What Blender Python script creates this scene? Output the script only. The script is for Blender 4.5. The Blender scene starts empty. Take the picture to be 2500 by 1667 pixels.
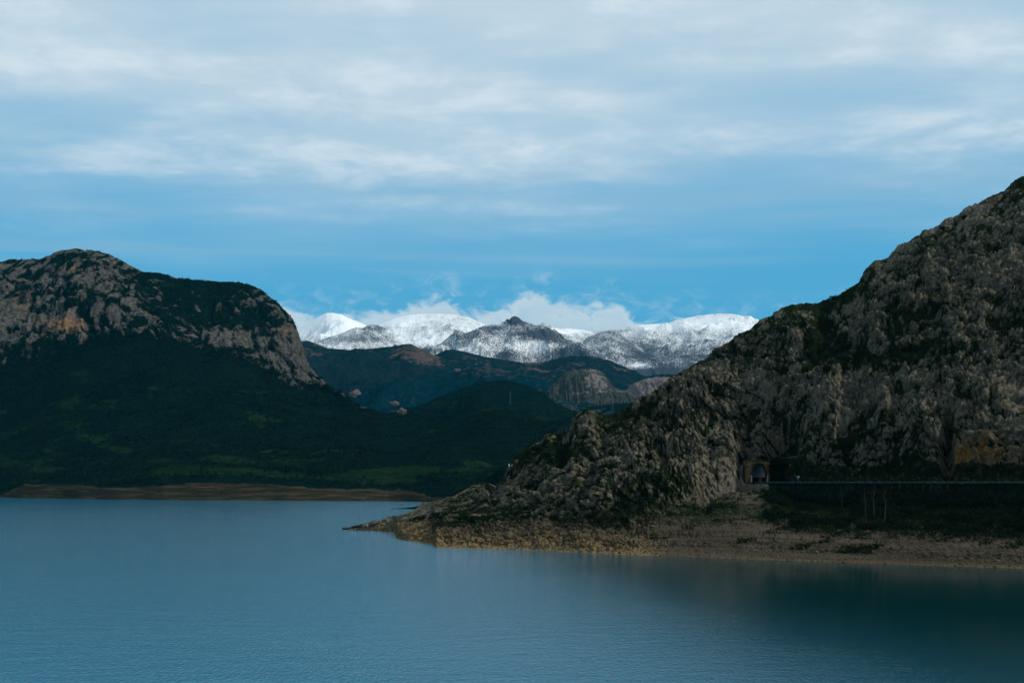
import bpy, math, random
import numpy as np
from mathutils import Vector

random.seed(7)
rng = np.random.default_rng(7)
S = bpy.context.scene
F = 3472.0          # focal length in photo pixels (50 mm lens on a 36 mm frame, 2500 px)
HOR = 1178.0        # height of the horizon line
H = 21.5            # eye height above the water, metres

# ------------------------------------------------------------------ camera
cam_d = bpy.data.cameras.new("camera")
cam = bpy.data.objects.new("camera", cam_d)
S.collection.objects.link(cam)
cam.location = (0, 0, H)
cam.rotation_euler = (math.radians(90), 0, 0)
cam_d.lens = 50
cam_d.sensor_width = 36
cam_d.shift_y = (HOR - 833.5) / 2500.0
cam_d.clip_start = 1.0
cam_d.clip_end = 120000
S.camera = cam

# ------------------------------------------------------------------ light and exposure
SUN_DIR = Vector((0.72, -0.22, 0.62)).normalized()
SUN_EL = math.asin(SUN_DIR.z)
SUN_ROT = math.atan2(SUN_DIR.x, SUN_DIR.y)
sun_d = bpy.data.lights.new("sun", 'SUN')
sun_d.energy = 2.6
sun_d.angle = math.radians(3)
sun_d.color = (1.0, 0.95, 0.84)
sun = bpy.data.objects.new("sun", sun_d)
S.collection.objects.link(sun)
sun.rotation_euler = SUN_DIR.to_track_quat('Z', 'Y').to_euler()
sun.location = (3000, -1000, 3000)
S.view_settings.view_transform = 'Standard'
S.view_settings.look = 'None'
S.view_settings.exposure = 0.0
S.view_settings.gamma = 1.0
S.view_settings.use_curve_mapping = False


# ------------------------------------------------------------------ node helper
class NT:
    def __init__(self, tree):
        self.t = tree
        self.n = tree.nodes
        self.n.clear()

    def node(self, typ, ins=None, **kw):
        nd = self.n.new(typ)
        for k, v in kw.items():
            setattr(nd, k, v)
        for k, v in (ins or {}).items():
            self.put(nd.inputs[k], v)
        return nd

    def put(self, sock, v):
        if isinstance(v, bpy.types.Node):
            v = v.outputs[0]
        if isinstance(v, bpy.types.NodeSocket):
            self.t.links.new(v, sock)
        else:
            if hasattr(sock.default_value, '__len__') and len(sock.default_value) == 4 and len(v) == 3:
                v = (*v, 1)
            sock.default_value = v

    def m(self, op, a, b=0.0, c=0.0, clamp=False):
        nd = self.n.new('ShaderNodeMath')
        nd.operation = op
        nd.use_clamp = clamp
        for i, v in enumerate((a, b, c)):
            self.put(nd.inputs[i], v)
        return nd.outputs[0]

    def vm(self, op, a, b=(0, 0, 0)):
        nd = self.n.new('ShaderNodeVectorMath')
        nd.operation = op
        self.put(nd.inputs[0], a)
        self.put(nd.inputs[1], b)
        return nd.outputs[0]

    def xyz(self, a, b, c):
        return self.node('ShaderNodeCombineXYZ', {0: a, 1: b, 2: c}).outputs[0]

    def ss(self, v, lo, hi, a=0.0, b=1.0):
        nd = self.node('ShaderNodeMapRange', {'Value': v, 'From Min': lo, 'From Max': hi, 'To Min': a, 'To Max': b},
                       interpolation_type='SMOOTHSTEP')
        return nd.outputs[0]

    def mix(self, f, a, b, blend='MIX'):
        nd = self.n.new('ShaderNodeMix')
        nd.data_type = 'RGBA'
        nd.blend_type = blend
        self.put(nd.inputs[0], f)
        self.put(nd.inputs[6], a)
        self.put(nd.inputs[7], b)
        return nd.outputs[2]

    def noise(self, vec, scale, detail=4, rough=0.5, dist=0.0, color=False):
        nd = self.node('ShaderNodeTexNoise', {'Vector': vec, 'Scale': scale, 'Detail': detail,
                                              'Roughness': rough, 'Distortion': dist})
        return nd.outputs[1] if color else nd.outputs[0]

    def attr(self, name):
        return self.node('ShaderNodeAttribute', attribute_name=name).outputs['Fac']

    def ramp(self, f, stops, interp='LINEAR'):
        nd = self.n.new('ShaderNodeValToRGB')
        cr = nd.color_ramp
        cr.interpolation = interp
        while len(cr.elements) < len(stops):
            cr.elements.new(0.5)
        for e, (p, c) in zip(cr.elements, stops):
            e.position = p
            e.color = (*c, 1) if len(c) == 3 else c
        self.put(nd.inputs[0], f)
        return nd.outputs[0]


# ------------------------------------------------------------------ sky
world = bpy.data.worlds.new("World")
S.world = world
world.use_nodes = True
w = NT(world.node_tree)
sky = w.node('ShaderNodeTexSky', sky_type='NISHITA', sun_disc=False, sun_elevation=SUN_EL,
             sun_rotation=SUN_ROT, altitude=1100, air_density=1.0, dust_density=0.4, ozone_density=3.0)
tc = w.node('ShaderNodeTexCoord')
sep = w.node('ShaderNodeSeparateXYZ', {0: tc.outputs['Generated']})
X, Y, Z = sep.outputs
hz = w.m('SQRT', w.m('ADD', w.m('MULTIPLY', X, X), w.m('MULTIPLY', Y, Y)))
EL = w.m('DIVIDE', Z, w.m('MAXIMUM', hz, 0.02))           # tangent of the elevation
ELc = w.m('MAXIMUM', EL, 0.0)
# a cloud deck seen from below: the direction is projected on to a level sheet
dk = w.m('ADD', w.m('MAXIMUM', Z, 0.0), 0.05)
dx_ = w.m('DIVIDE', X, dk)
dy_ = w.m('DIVIDE', Y, dk)
deck = w.xyz(dx_, dy_, 0.0)
n_big = w.noise(deck, 0.42, 3, 0.5, 0.3)
n_med = w.noise(w.xyz(w.m('MULTIPLY', dx_, 0.75), w.m('MULTIPLY', dy_, 1.25), 3.1), 1.5, 7, 0.52, 0.15)
n_fine = w.noise(w.xyz(dx_, w.m('MULTIPLY', dy_, 0.8), 7.7), 4.2, 7, 0.6, 0.25)
blue = w.ramp(ELc, [(0.0, (0.12, 0.42, 0.64)), (0.13, (0.085, 0.40, 0.67)), (0.18, (0.095, 0.41, 0.68)), (0.24, (0.16, 0.45, 0.70)),
                    (0.29, (0.24, 0.50, 0.71)), (0.36, (0.33, 0.54, 0.71)), (1.0, (0.24, 0.42, 0.58))])
skyt = w.mix(0.95, w.mix(1.0, sky, (0.055, 0.10, 0.135), 'MULTIPLY'), blue)
cover = w.ss(w.m('ADD', ELc, w.m('MULTIPLY', w.m('SUBTRACT', n_big, 0.5), 0.17)), 0.11, 0.30)
veil = w.m('MULTIPLY', cover, w.ss(n_med, 0.30, 0.70, 0.46, 1.0))
c1 = w.mix(veil, skyt, (0.56, 0.69, 0.79))
bright = w.m('MULTIPLY', w.m('MULTIPLY', w.ss(n_fine, 0.40, 0.74), w.ss(n_med, 0.42, 0.66)),
             w.m('MULTIPLY', w.ss(EL, 0.15, 0.23), w.ss(EL, 1.2, 0.45, 0.45, 1.0)))
c2 = w.mix(w.m('MULTIPLY', bright, 0.72, clamp=True), c1, (0.84, 0.90, 0.94))
# thin level bands lower down
n_band = w.noise(w.xyz(w.m('MULTIPLY', X, 2.2), w.m('MULTIPLY', Y, 2.2), w.m('MULTIPLY', EL, 46.0)), 1.0, 4, 0.5, 0.4)
band = w.m('MULTIPLY', w.ss(n_band, 0.46, 0.66), w.m('MULTIPLY', w.ss(EL, 0.115, 0.15), w.ss(EL, 0.26, 0.20)))
c3 = w.mix(w.m('MULTIPLY', band, 0.42), c2, (0.30, 0.50, 0.66))
# the low cumulus bank beyond the snowy peaks
AZ = w.m('DIVIDE', X, w.m('MAXIMUM', w.m('ABSOLUTE', Y), 0.05))
pv = w.xyz(w.m('MULTIPLY', AZ, 20.0), w.m('MULTIPLY', EL, 34.0), w.m('MULTIPLY', Y, 0.5))
nb1 = w.noise(w.xyz(w.m('MULTIPLY', AZ, 12.0), 2.3, 1.0), 1.0, 2, 0.5)
nb2 = w.noise(pv, 3.0, 9, 0.62, 0.6)
top = w.node('ShaderNodeFloatCurve', {'Value': w.m('ADD', w.m('MULTIPLY', AZ, 2.0), 0.5)})
cv = top.mapping.curves[0]
pts = [(0.0, 0.30), (0.10, 0.36), (0.17, 0.46), (0.21, 0.36), (0.24, 0.34), (0.28, 0.44), (0.327, 0.52), (0.37, 0.63), (0.408, 0.78), (0.43, 0.58),
       (0.465, 0.50), (0.50, 0.62), (0.53, 0.84), (0.56, 0.66), (0.60, 0.56), (0.64, 0.64), (0.665, 0.42), (0.70, 0.26), (0.75, 0.30), (0.80, 0.12), (1.0, 0.25)]
cv.points[0].location = pts[0]
cv.points[1].location = pts[-1]
for p in pts[1:-1]:
    cv.points.new(*p)
top.mapping.update()
htop = w.m('ADD', 0.1055, w.m('MULTIPLY', top, 0.036))
edge = w.m('ADD', w.m('SUBTRACT', htop, EL), w.m('MULTIPLY', w.m('SUBTRACT', nb2, 0.5), 0.036))
bank = w.ss(edge, -0.001, 0.010)
wisp = w.m('MULTIPLY', w.ss(edge, -0.022, 0.004), w.ss(nb2, 0.42, 0.7, 0.0, 0.3))
nb3 = w.noise(pv, 2.0, 5, 0.55, 0.3)
bank = w.m('MAXIMUM', w.m('MULTIPLY', bank, w.ss(nb3, 0.2, 0.5, 0.72, 1.0)), wisp)
bcol = w.mix(w.ss(w.m('ADD', edge, w.m('MULTIPLY', nb3, 0.02)), 0.006, 0.03), (0.66, 0.77, 0.84), (0.50, 0.65, 0.75))
c4 = w.mix(bank, c3, bcol)
bg = w.node('ShaderNodeBackground', {'Color': c4, 'Strength': 1.0})
w.node('ShaderNodeOutputWorld', {'Surface': bg})


# ------------------------------------------------------------------ numpy noise
def _h(ix, iy, iz, seed):
    h = (ix * np.uint32(374761393) + iy * np.uint32(668265263) + iz * np.uint32(2147483647) + np.uint32(seed * 974711 + 13))
    h = (h ^ (h >> np.uint32(13))) * np.uint32(1274126177)
    h = (h ^ (h >> np.uint32(16))) * np.uint32(2246822519)
    return h ^ (h >> np.uint32(15))


def _hf(ix, iy, iz, seed):
    return (_h(ix, iy, iz, seed) & np.uint32(0xFFFFFF)).astype(np.float32) / np.float32(0xFFFFFF)


def vnoise(p, seed=0):
    f = np.floor(p)
    t = (p - f).astype(np.float32)
    t = t * t * t * (t * (t * 6 - 15) + 10)
    i = f.astype(np.int64).astype(np.uint32)
    x0, y0, z0 = i[:, 0], i[:, 1], i[:, 2]
    one = np.uint32(1)
    r = 0
    for dz in (0, 1):
        wz = t[:, 2] if dz else 1 - t[:, 2]
        for dy in (0, 1):
            wy = t[:, 1] if dy else 1 - t[:, 1]
            for dx in (0, 1):
                wx = t[:, 0] if dx else 1 - t[:, 0]
                r = r + wx * wy * wz * _hf(x0 + one * dx, y0 + one * dy, z0 + one * dz, seed)
    return r * 2 - 1


_R = np.array([[0.0, 0.8, 0.6], [-0.8, 0.36, -0.48], [-0.6, -0.48, 0.64]], dtype=np.float64)


def fbm(p, octv=4, rough=0.5, seed=0, ridged=False):
    q = p.copy()
    a, s, r = 1.0, 0.0, 0.0
    for o in range(octv):
        n = vnoise(q, seed + o)
        if ridged:
            n = 1 - 2 * np.abs(n)
        r = r + a * n
        s += a
        a *= rough
        q = q @ _R * 2.03 + 17.1
    return r / s


def worley(p, seed=0, tilt=False):
    f = np.floor(p)
    t = (p - f).astype(np.float32)
    i = f.astype(np.int64).astype(np.uint32)
    F1 = np.full(len(p), 9, np.float32)
    F2 = F1.copy()
    ID = np.zeros(len(p), np.float32)
    TL = np.zeros(len(p), np.float32)
    for dx in (-1, 0, 1):
        for dy in (-1, 0, 1):
            for dz in (-1, 0, 1):
                cx = i[:, 0] + np.uint32(dx & 0xFFFFFFFF)
                cy = i[:, 1] + np.uint32(dy & 0xFFFFFFFF)
                cz = i[:, 2] + np.uint32(dz & 0xFFFFFFFF)
                h = _h(cx, cy, cz, seed)
                ax = (h & np.uint32(1023)).astype(np.float32) / 1023 + dx - t[:, 0]
                ay = ((h >> np.uint32(10)) & np.uint32(1023)).astype(np.float32) / 1023 + dy - t[:, 1]
                az = ((h >> np.uint32(20)) & np.uint32(1023)).astype(np.float32) / 1023 + dz - t[:, 2]
                d = ax * ax + ay * ay + az * az
                c = d < F1
                F2 = np.where(c, F1, np.minimum(F2, d))
                ID = np.where(c, (h & np.uint32(0xFFFF)).astype(np.float32) / 65535, ID)
                g = _h(cx, cy, cz, seed + 7)
                tl = (((g & np.uint32(255)).astype(np.float32) / 127.5 - 1) * ax + (((g >> np.uint32(8)) & np.uint32(255)).astype(np.float32) / 127.5 - 1) * ay
                      + (((g >> np.uint32(16)) & np.uint32(255)).astype(np.float32) / 127.5 - 1) * az)
                TL = np.where(c, tl, TL)
                F1 = np.where(c, d, F1)
    if tilt:
        return np.sqrt(F1), np.sqrt(F2), ID, TL
    return np.sqrt(F1), np.sqrt(F2), ID


def sst(x, a, b):
    t = np.clip((x - a) / (b - a), 0, 1)
    return t * t * (3 - 2 * t)


def I(px, tab):
    xs, ys = zip(*tab)
    return np.interp(px, xs, ys)


def to_world(px, py, D):
    return np.stack([D * (px - 1250) / F, D, H + D * (HOR - py) / F], -1)


def to_px(P):
    return 1250 + F * P[..., 0] / P[..., 1], HOR - F * (P[..., 2] - H) / P[..., 1]


# ------------------------------------------------------------------ mesh helpers
def link(name, me, mat=None, parent=None, kind=None, label=None, cat=None, group=None, loc=None):
    o = bpy.data.objects.new(name, me)
    S.collection.objects.link(o)
    if mat is not None and me is not None and not me.materials:
        me.materials.append(mat)
    if parent:
        o.parent = parent
    if kind:
        o['kind'] = kind
    if label:
        o['label'] = label
    if cat:
        o['category'] = cat
    if group:
        o['group'] = group
    if loc is not None:
        o.location = loc
    return o


def mesh_from(name, V, Fa, attrs=None, smooth=True):
    """V (n,3), Fa (m,k) with k = 3 or 4"""
    me = bpy.data.meshes.new(name)
    V = np.ascontiguousarray(V, dtype=np.float32)
    Fa = np.ascontiguousarray(Fa, dtype=np.int32)
    k = Fa.shape[1]
    me.vertices.add(len(V))
    me.vertices.foreach_set('co', V.ravel())
    me.loops.add(Fa.size)
    me.loops.foreach_set('vertex_index', Fa.ravel())
    me.polygons.add(len(Fa))
    me.polygons.foreach_set('loop_start', np.arange(0, Fa.size, k, dtype=np.int32))
    me.polygons.foreach_set('loop_total', np.full(len(Fa), k, np.int32))
    if smooth:
        me.polygons.foreach_set('use_smooth', np.ones(len(Fa), bool))
    me.update(calc_edges=True)
    for a, v in (attrs or {}).items():
        at = me.attributes.new(a, 'FLOAT', 'POINT')
        at.data.foreach_set('value', np.ascontiguousarray(v, dtype=np.float32).ravel())
    return me


def grid_faces(ny, nx, keep=None):
    a = np.arange(ny * nx, dtype=np.int32).reshape(ny, nx)
    q = np.stack([a[:-1, :-1], a[:-1, 1:], a[1:, 1:], a[1:, :-1]], -1).reshape(-1, 4)
    if keep is not None:
        k = (keep[:-1, :-1] & keep[:-1, 1:] & keep[1:, 1:] & keep[1:, :-1]).ravel()
        q = q[k]
    return q


def lerp_rows(rows, counts):
    """rows: list of (nx,3) control lines, counts: cells between them"""
    out = []
    for a, b, n in zip(rows[:-1], rows[1:], counts):
        t = np.arange(n)[:, None, None] / n
        out.append(a[None] * (1 - t) + b[None] * t)
    out.append(rows[-1][None])
    return np.concatenate(out, 0)


def kidx(counts):
    """row coordinate in control-line units"""
    k = []
    for i, n in enumerate(counts):
        k += [i + j / n for j in range(n)]
    k.append(len(counts))
    return np.array(k)


def box_vf(x0, x1, y0, y1, z0, z1):
    V = [(x0, y0, z0), (x1, y0, z0), (x1, y1, z0), (x0, y1, z0), (x0, y0, z1), (x1, y0, z1), (x1, y1, z1), (x0, y1, z1)]
    Fa = [(0, 3, 2, 1), (4, 5, 6, 7), (0, 1, 5, 4), (1, 2, 6, 5), (2, 3, 7, 6), (3, 0, 4, 7)]
    return V, Fa


def box_mesh(name, *bxs):
    V, Fa = [], []
    for b in bxs:
        v, f = box_vf(*b)
        n = len(V)
        V += v
        Fa += [tuple(n + i for i in q) for q in f]
    return mesh_from(name, np.array(V), np.array(Fa), smooth=False)


# ------------------------------------------------------------------ materials
def mat(name):
    m = bpy.data.materials.new(name)
    m.use_nodes = True
    return m, NT(m.node_tree)


def finish(n, col, rough=0.9, bump_h=None, bump_d=1.0, bump_s=1.0, spec=0.0, **kw):
    ins = {'Base Color': col, 'Roughness': rough, 'Specular IOR Level': spec}
    ins.update(kw)
    if bump_h is not None:
        b = n.node('ShaderNodeBump', {'Strength': bump_s, 'Distance': bump_d, 'Height': bump_h})
        ins['Normal'] = b.outputs[0]
    p = n.node('ShaderNodeBsdfPrincipled', ins)
    n.node('ShaderNodeOutputMaterial', {'Surface': p})
    return p


def rock_material(name, light, mid, dark, veg, veg2, sc, stain_c=(0.30, 0.15, 0.035), bank_c=(0.088, 0.071, 0.050), bank_d=(0.030, 0.028, 0.020)):
    m, n = mat(name)
    P = n.node('ShaderNodeNewGeometry').outputs['Position']
    n1 = n.noise(P, 0.09 / sc, 6, 0.6)
    n2 = n.noise(P, 0.6 / sc, 8, 0.65, 0.4)
    n3 = n.noise(P, 2.6 / sc, 5, 0.7)
    col = n.mix(n.ss(n1, 0.35, 0.65), dark, mid)
    col = n.mix(n.ss(n2, 0.40, 0.64), col, light)
    col = n.mix(n.ss(n3, 0.56, 0.72, 0, 0.6), col, tuple(c * 0.35 for c in mid))
    st = n.m('MULTIPLY', n.attr('stain'), n.ss(n2, 0.35, 0.62))
    col = n.mix(n.m('MULTIPLY', st, 1.0, clamp=True), col, stain_c)
    bk = n.m('ADD', n.attr('bank'), n.m('MULTIPLY', n.m('SUBTRACT', n1, 0.5), 0.5))
    bcol = n.mix(n.ss(n3, 0.36, 0.62), bank_d, bank_c)
    px_ = n.node('ShaderNodeSeparateXYZ', {0: P})
    wl_ = n.noise(n.xyz(n.m('MULTIPLY', px_.outputs[0], 0.03), n.m('MULTIPLY', px_.outputs[1], 0.03), n.m('MULTIPLY', px_.outputs[2], 1.5)), 1.0, 5, 0.7, 0.2)
    bcol = n.mix(n.ss(wl_, 0.44, 0.60, 0.0, 0.75), bcol, tuple(c * 1.45 for c in bank_c))
    bcol = n.mix(n.attr('gold'), bcol, n.mix(n.ss(n3, 0.32, 0.6), (0.09, 0.065, 0.035), (0.34, 0.235, 0.11)))
    col = n.mix(n.ss(bk, 0.4, 0.6), col, bcol)
    vg = n.m('ADD', n.attr('veg'), n.m('ADD', n.m('MULTIPLY', n.m('SUBTRACT', n2, 0.5), 1.1), n.m('MULTIPLY', n.m('SUBTRACT', n3, 0.5), 1.1)))
    vc = n.mix(n.ss(n3, 0.4, 0.65), veg, veg2)
    col = n.mix(n.ss(vg, 0.44, 0.56), col, vc)
    hgt = n.m('ADD', n.m('MULTIPLY', n2, 1.6), n.m('MULTIPLY', n3, 0.7))
    finish(n, col, 0.95, hgt, 1.1 * sc, 1.0)
    return m


M_rock = rock_material('limestone_near', (0.245, 0.213, 0.152), (0.145, 0.127, 0.090), (0.065, 0.058, 0.046), (0.006, 0.015, 0.006),
                       (0.030, 0.042, 0.018), 1.0)
M_left = rock_material('limestone_left', (0.155, 0.142, 0.125), (0.085, 0.079, 0.070), (0.035, 0.034, 0.030), (0.002, 0.010, 0.008),
                       (0.006, 0.017, 0.012), 4.0, stain_c=(0.30, 0.165, 0.075))
M_land, n = mat('wooded_slope')
P = n.node('ShaderNodeNewGeometry').outputs['Position']
n1 = n.noise(P, 0.006, 5, 0.6, 0.3)
n2 = n.noise(P, 0.06, 6, 0.65)
n3 = n.noise(P, 0.3, 4, 0.65)
col = n.mix(n.ss(n2, 0.35, 0.65), (0.002, 0.008, 0.006), (0.004, 0.013, 0.010))
gr = n.m('ADD', n.attr('green'), n.m('ADD', n.m('MULTIPLY', n.m('SUBTRACT', n1, 0.5), 0.9), n.m('MULTIPLY', n.m('SUBTRACT', n2, 0.5), 0.7)))
col = n.mix(n.ss(gr, 0.5, 0.62), col, n.mix(n.ss(n2, 0.4, 0.6), (0.004, 0.015, 0.006), (0.011, 0.026, 0.008)))
pz = n.node('ShaderNodeSeparateXYZ', {0: P}).outputs[2]
strata = n.noise(n.xyz(n.m('MULTIPLY', n.node('ShaderNodeSeparateXYZ', {0: P}).outputs[0], 0.030),
                       n.m('MULTIPLY', n.node('ShaderNodeSeparateXYZ', {0: P}).outputs[1], 0.010), n.m('MULTIPLY', pz, 0.75)), 1.0, 5, 0.65, 0.3)
bcol = n.mix(n.ss(strata, 0.34, 0.68), (0.014, 0.016, 0.010), (0.088, 0.062, 0.036))
bcol = n.mix(n.ss(n.noise(n.xyz(n.m('MULTIPLY', n.node('ShaderNodeSeparateXYZ', {0: P}).outputs[0], 0.012), n.m('MULTIPLY', n.node('ShaderNodeSeparateXYZ', {0: P}).outputs[1], 0.004), n.m('MULTIPLY', pz, 0.22)), 1.0, 6, 0.65, 0.3), 0.42, 0.58, 0.0, 0.9), bcol, (0.022, 0.022, 0.014))
bk = n.m('ADD', n.attr('bank'), n.m('MULTIPLY', n.m('SUBTRACT', n2, 0.5), 0.6))
col = n.mix(n.ss(bk, 0.44, 0.56), col, bcol)
finish(n, col, 0.95, n.m('ADD', n.m('MULTIPLY', n2, 2.0), n3), 3.0, 1.0)


def snow_material(name, amount, rockc=(0.045, 0.055, 0.075), scale=1.0):
    m, n = mat(name)
    P = n.node('ShaderNodeNewGeometry').outputs['Position']
    P = n.vm('MULTIPLY', P, (1.0, 0.33, 1.3))
    n1 = n.noise(P, 0.004 * scale, 5, 0.6, 0.3)
    n2 = n.noise(P, 0.014 * scale, 5, 0.7)
    n3 = n.noise(P, 0.12 * scale, 3, 0.7)
    s = n.m('ADD', n.attr('snow'), n.m('ADD', n.m('MULTIPLY', n.m('SUBTRACT', n1, 0.5), 0.7),
            n.m('ADD', n.m('MULTIPLY', n.m('SUBTRACT', n2, 0.5), 0.65), n.m('MULTIPLY', n.m('SUBTRACT', n3, 0.5), 1.5))))
    c = n.mix(n.ss(s, 0.5 - amount - 0.30, 0.5 - amount + 0.30), rockc, (0.86, 0.88, 0.90))
    finish(n, c, 0.8, n.m('ADD', n2, n3), 12.0, 0.6)
    return m


def hill_material(name, base, base2, rock, rock_amt=0.0, scale=1.0):
    m, n = mat(name)
    P = n.node('ShaderNodeNewGeometry').outputs['Position']
    P = n.vm('MULTIPLY', P, (1.0, 0.4, 1.3))
    n1 = n.noise(P, 0.0035 * scale, 6, 0.62, 0.4)
    n2 = n.noise(P, 0.025 * scale, 6, 0.7)
    c = n.mix(n.ss(n2, 0.38, 0.62), base, base2)
    r = n.m('ADD', n.attr('rock'), n.m('ADD', n.m('MULTIPLY', n.m('SUBTRACT', n1, 0.5), 1.1), n.m('MULTIPLY', n.m('SUBTRACT', n2, 0.5), 0.8)))
    c = n.mix(n.ss(r, 0.5 - rock_amt - 0.06, 0.5 - rock_amt + 0.12), c, n.mix(n.ss(n2, 0.4, 0.6), tuple(x * 0.6 for x in rock), rock))
    finish(n, c, 0.95, n2, 10.0, 0.8)
    return m


def plain(name, col, rough=0.7, metal=0.0, nscale=3.0, amt=0.3):
    m, n = mat(name)
    P = n.node('ShaderNodeNewGeometry').outputs['Position']
    k = n.noise(P, nscale, 5, 0.65)
    c = n.mix(n.ss(k, 0.3, 0.7), tuple(x * (1 - amt) for x in col), tuple(min(1, x * (1 + amt)) for x in col))
    finish(n, c, rough, k, 0.02, 0.5, Metallic=metal)
    return m


# ------------------------------------------------------------------ water and lake bed
M_water, n = mat('lake_water')
P = n.node('ShaderNodeNewGeometry').outputs['Position']
Pq = n.vm('MULTIPLY', P, (1.0, 0.36, 1.0))
r1 = n.noise(Pq, 5.0, 2, 0.6, 0.4)
r2 = n.noise(Pq, 2.0, 3, 0.65, 0.4)
r4 = n.noise(n.vm('MULTIPLY', P, (0.6, 1.0, 1.0)), 0.22, 3, 0.6, 0.3)
r3 = n.noise(P, 0.012, 3, 0.5)
hgt = n.m('ADD', n.m('ADD', n.m('MULTIPLY', r1, 0.26), n.m('MULTIPLY', r2, 0.80)), n.m('MULTIPLY', r4, 0.55))
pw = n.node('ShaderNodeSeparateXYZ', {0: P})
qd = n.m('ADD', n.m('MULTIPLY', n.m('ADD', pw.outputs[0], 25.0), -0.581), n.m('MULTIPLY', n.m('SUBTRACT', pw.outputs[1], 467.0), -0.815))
lee_shade = n.m('MULTIPLY', n.ss(pw.outputs[0], -35.0, 65.0), n.ss(qd, 420.0, 120.0))      # calms ripples under the cliff; also masks shade painted into the base colour
hgt = n.m('MULTIPLY', hgt, n.m('MULTIPLY', n.ss(r3, 0.3, 0.7, 0.85, 1.12), n.m('SUBTRACT', 1.0, n.m('MULTIPLY', lee_shade, 0.93))))
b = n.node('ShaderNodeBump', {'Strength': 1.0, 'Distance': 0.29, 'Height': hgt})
p = n.node('ShaderNodeBsdfPrincipled', {'Base Color': n.mix(lee_shade, (0.001, 0.148, 0.255), (0.001, 0.032, 0.037)), 'Roughness': 0.06, 'IOR': 1.333,  # second colour paints the cliff's dark reflection into the water
                                        'Normal': b.outputs[0]})
n.node('ShaderNodeOutputMaterial', {'Surface': p})
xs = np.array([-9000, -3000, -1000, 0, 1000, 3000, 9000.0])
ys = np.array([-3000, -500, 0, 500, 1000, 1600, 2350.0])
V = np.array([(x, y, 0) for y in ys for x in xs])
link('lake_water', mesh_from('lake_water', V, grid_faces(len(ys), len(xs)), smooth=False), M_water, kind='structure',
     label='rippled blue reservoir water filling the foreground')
M_ground = hill_material('valley_floor', (0.010, 0.018, 0.013), (0.02, 0.032, 0.02), (0.05, 0.045, 0.03), -0.2)
xs = np.linspace(-50000, 50000, 21)
V = np.array([(x, y, -9.0) for y in xs for x in xs])
link('ground', mesh_from('ground', V, grid_faces(21, 21), {'rock': np.zeros(441)}, smooth=False), M_ground, kind='structure')

# ------------------------------------------------------------------ right limestone mountain
RIDGE = [(800, 1296), (850, 1291.5), (862, 1288), (880, 1287), (900, 1282), (925, 1274), (960, 1262), (985, 1256), (1010, 1247), (1025, 1234), (1050, 1226),
         (1080, 1221), (1110, 1214), (1140, 1196), (1165, 1184), (1185, 1177), (1195, 1184), (1206, 1196), (1225, 1168), (1240, 1146),
         (1260, 1118), (1280, 1094), (1305, 1080), (1330, 1077), (1365, 1062), (1390, 1054), (1400, 1020), (1415, 1004), (1430, 998),
         (1445, 1000), (1465, 1012), (1485, 1020), (1500, 1014), (1530, 996), (1587, 964), (1643, 924), (1706, 882), (1783, 829),
         (1855, 787), (1900, 769), (1925, 747), (2000, 736), (2024, 727), (2045, 719), (2095, 692), (2111, 661), (2136, 642),
         (2169, 630), (2190, 607), (2244, 578), (2261, 564), (2285, 562), (2308, 541), (2335, 535), (2356, 518), (2389, 501),
         (2431, 483), (2455, 470), (2485, 441), (2500, 435), (2600, 380), (2800, 300), (3000, 260), (3600, 330)]
SHORE = [(800, 1291), (850, 1292.5), (860, 1293), (962, 1298), (970, 1314), (1000, 1321), (1056, 1328), (1066, 1336), (1170, 1338),
         (1300, 1342), (1500, 1352), (1700, 1359), (2000, 1371), (2300, 1380), (2500, 1387), (3000, 1420), (3600, 1470)]
ROAD = [(1800, 526), (1823, 523), (1900, 508), (2000, 490), (2150, 468), (2300, 448), (2500, 428), (2700, 412), (3000, 392), (3600, 360)]
px = np.concatenate([np.linspace(838, 2530, 930), np.linspace(2540, 3600, 40)])
ys_ = I(px, SHORE)
Ds = H * F / (ys_ - HOR)
Dr = I(px, [(800, 656), (850, 655), (970, 648), (1150, 645), (1300, 628), (1430, 600), (1700, 600), (2000, 590), (2500, 575), (3000, 600), (3600, 640)])
yr = I(px, RIDGE)
rd = sst(px, 1788, 1822)
rd2 = sst(px, 1730, 1880)                       # 1 where the road bench exists
Dro = I(px, ROAD)
zr = H - 0.45
y_road_o = HOR + 0.45 * F / Dro
Din = Dro + 10
y_road_i = HOR + 0.45 * F / Din
# rocky side (left of the tunnel)
y2 = np.minimum(I(px, [(850, 1292), (962, 1288), (975, 1300), (1060, 1308), (1300, 1308), (1500, 1322), (1700, 1322), (2000, 1325), (2500, 1335), (3600, 1400)]), ys_ - 0.5)
D2 = Ds + (Dr - Ds) * I(px, [(850, .2), (970, .10), (1300, .08), (1600, .10), (1850, .11), (2500, .10)])
y3l = I(px, [(850, 1291.7), (962, 1276), (975, 1276), (1060, 1262), (1200, 1262), (1400, 1258), (1600, 1240), (1750, 1215), (1823, 1192)])
y3l = np.maximum(y3l, yr + 2)
D3l = Ds + (Dr - Ds) * I(px, [(850, .5), (970, .45), (1200, .30), (1500, .35), (1650, .40), (1820, .6)])
y3r = I(px, [(1810, 1190), (1885, 1190), (1950, 1225), (2100, 1238), (2500, 1243), (3600, 1260)])
y3 = y3l * (1 - rd) + y3r * rd
D3 = D3l * (1 - rd) + (Dro - 0.6) * rd
y4l = y3l + (yr - y3l) * 0.14
D4l = D3l + (Dr - D3l) * 0.12
y4 = y4l * (1 - rd) + y_road_o * rd
D4 = D4l * (1 - rd) + Dro * rd
y5l = y3l + (yr - y3l) * 0.28
D5l = D3l + (Dr - D3l) * 0.24
y5 = y5l * (1 - rd) + y_road_i * rd
D5 = D5l * (1 - rd) + Din * rd
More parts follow.
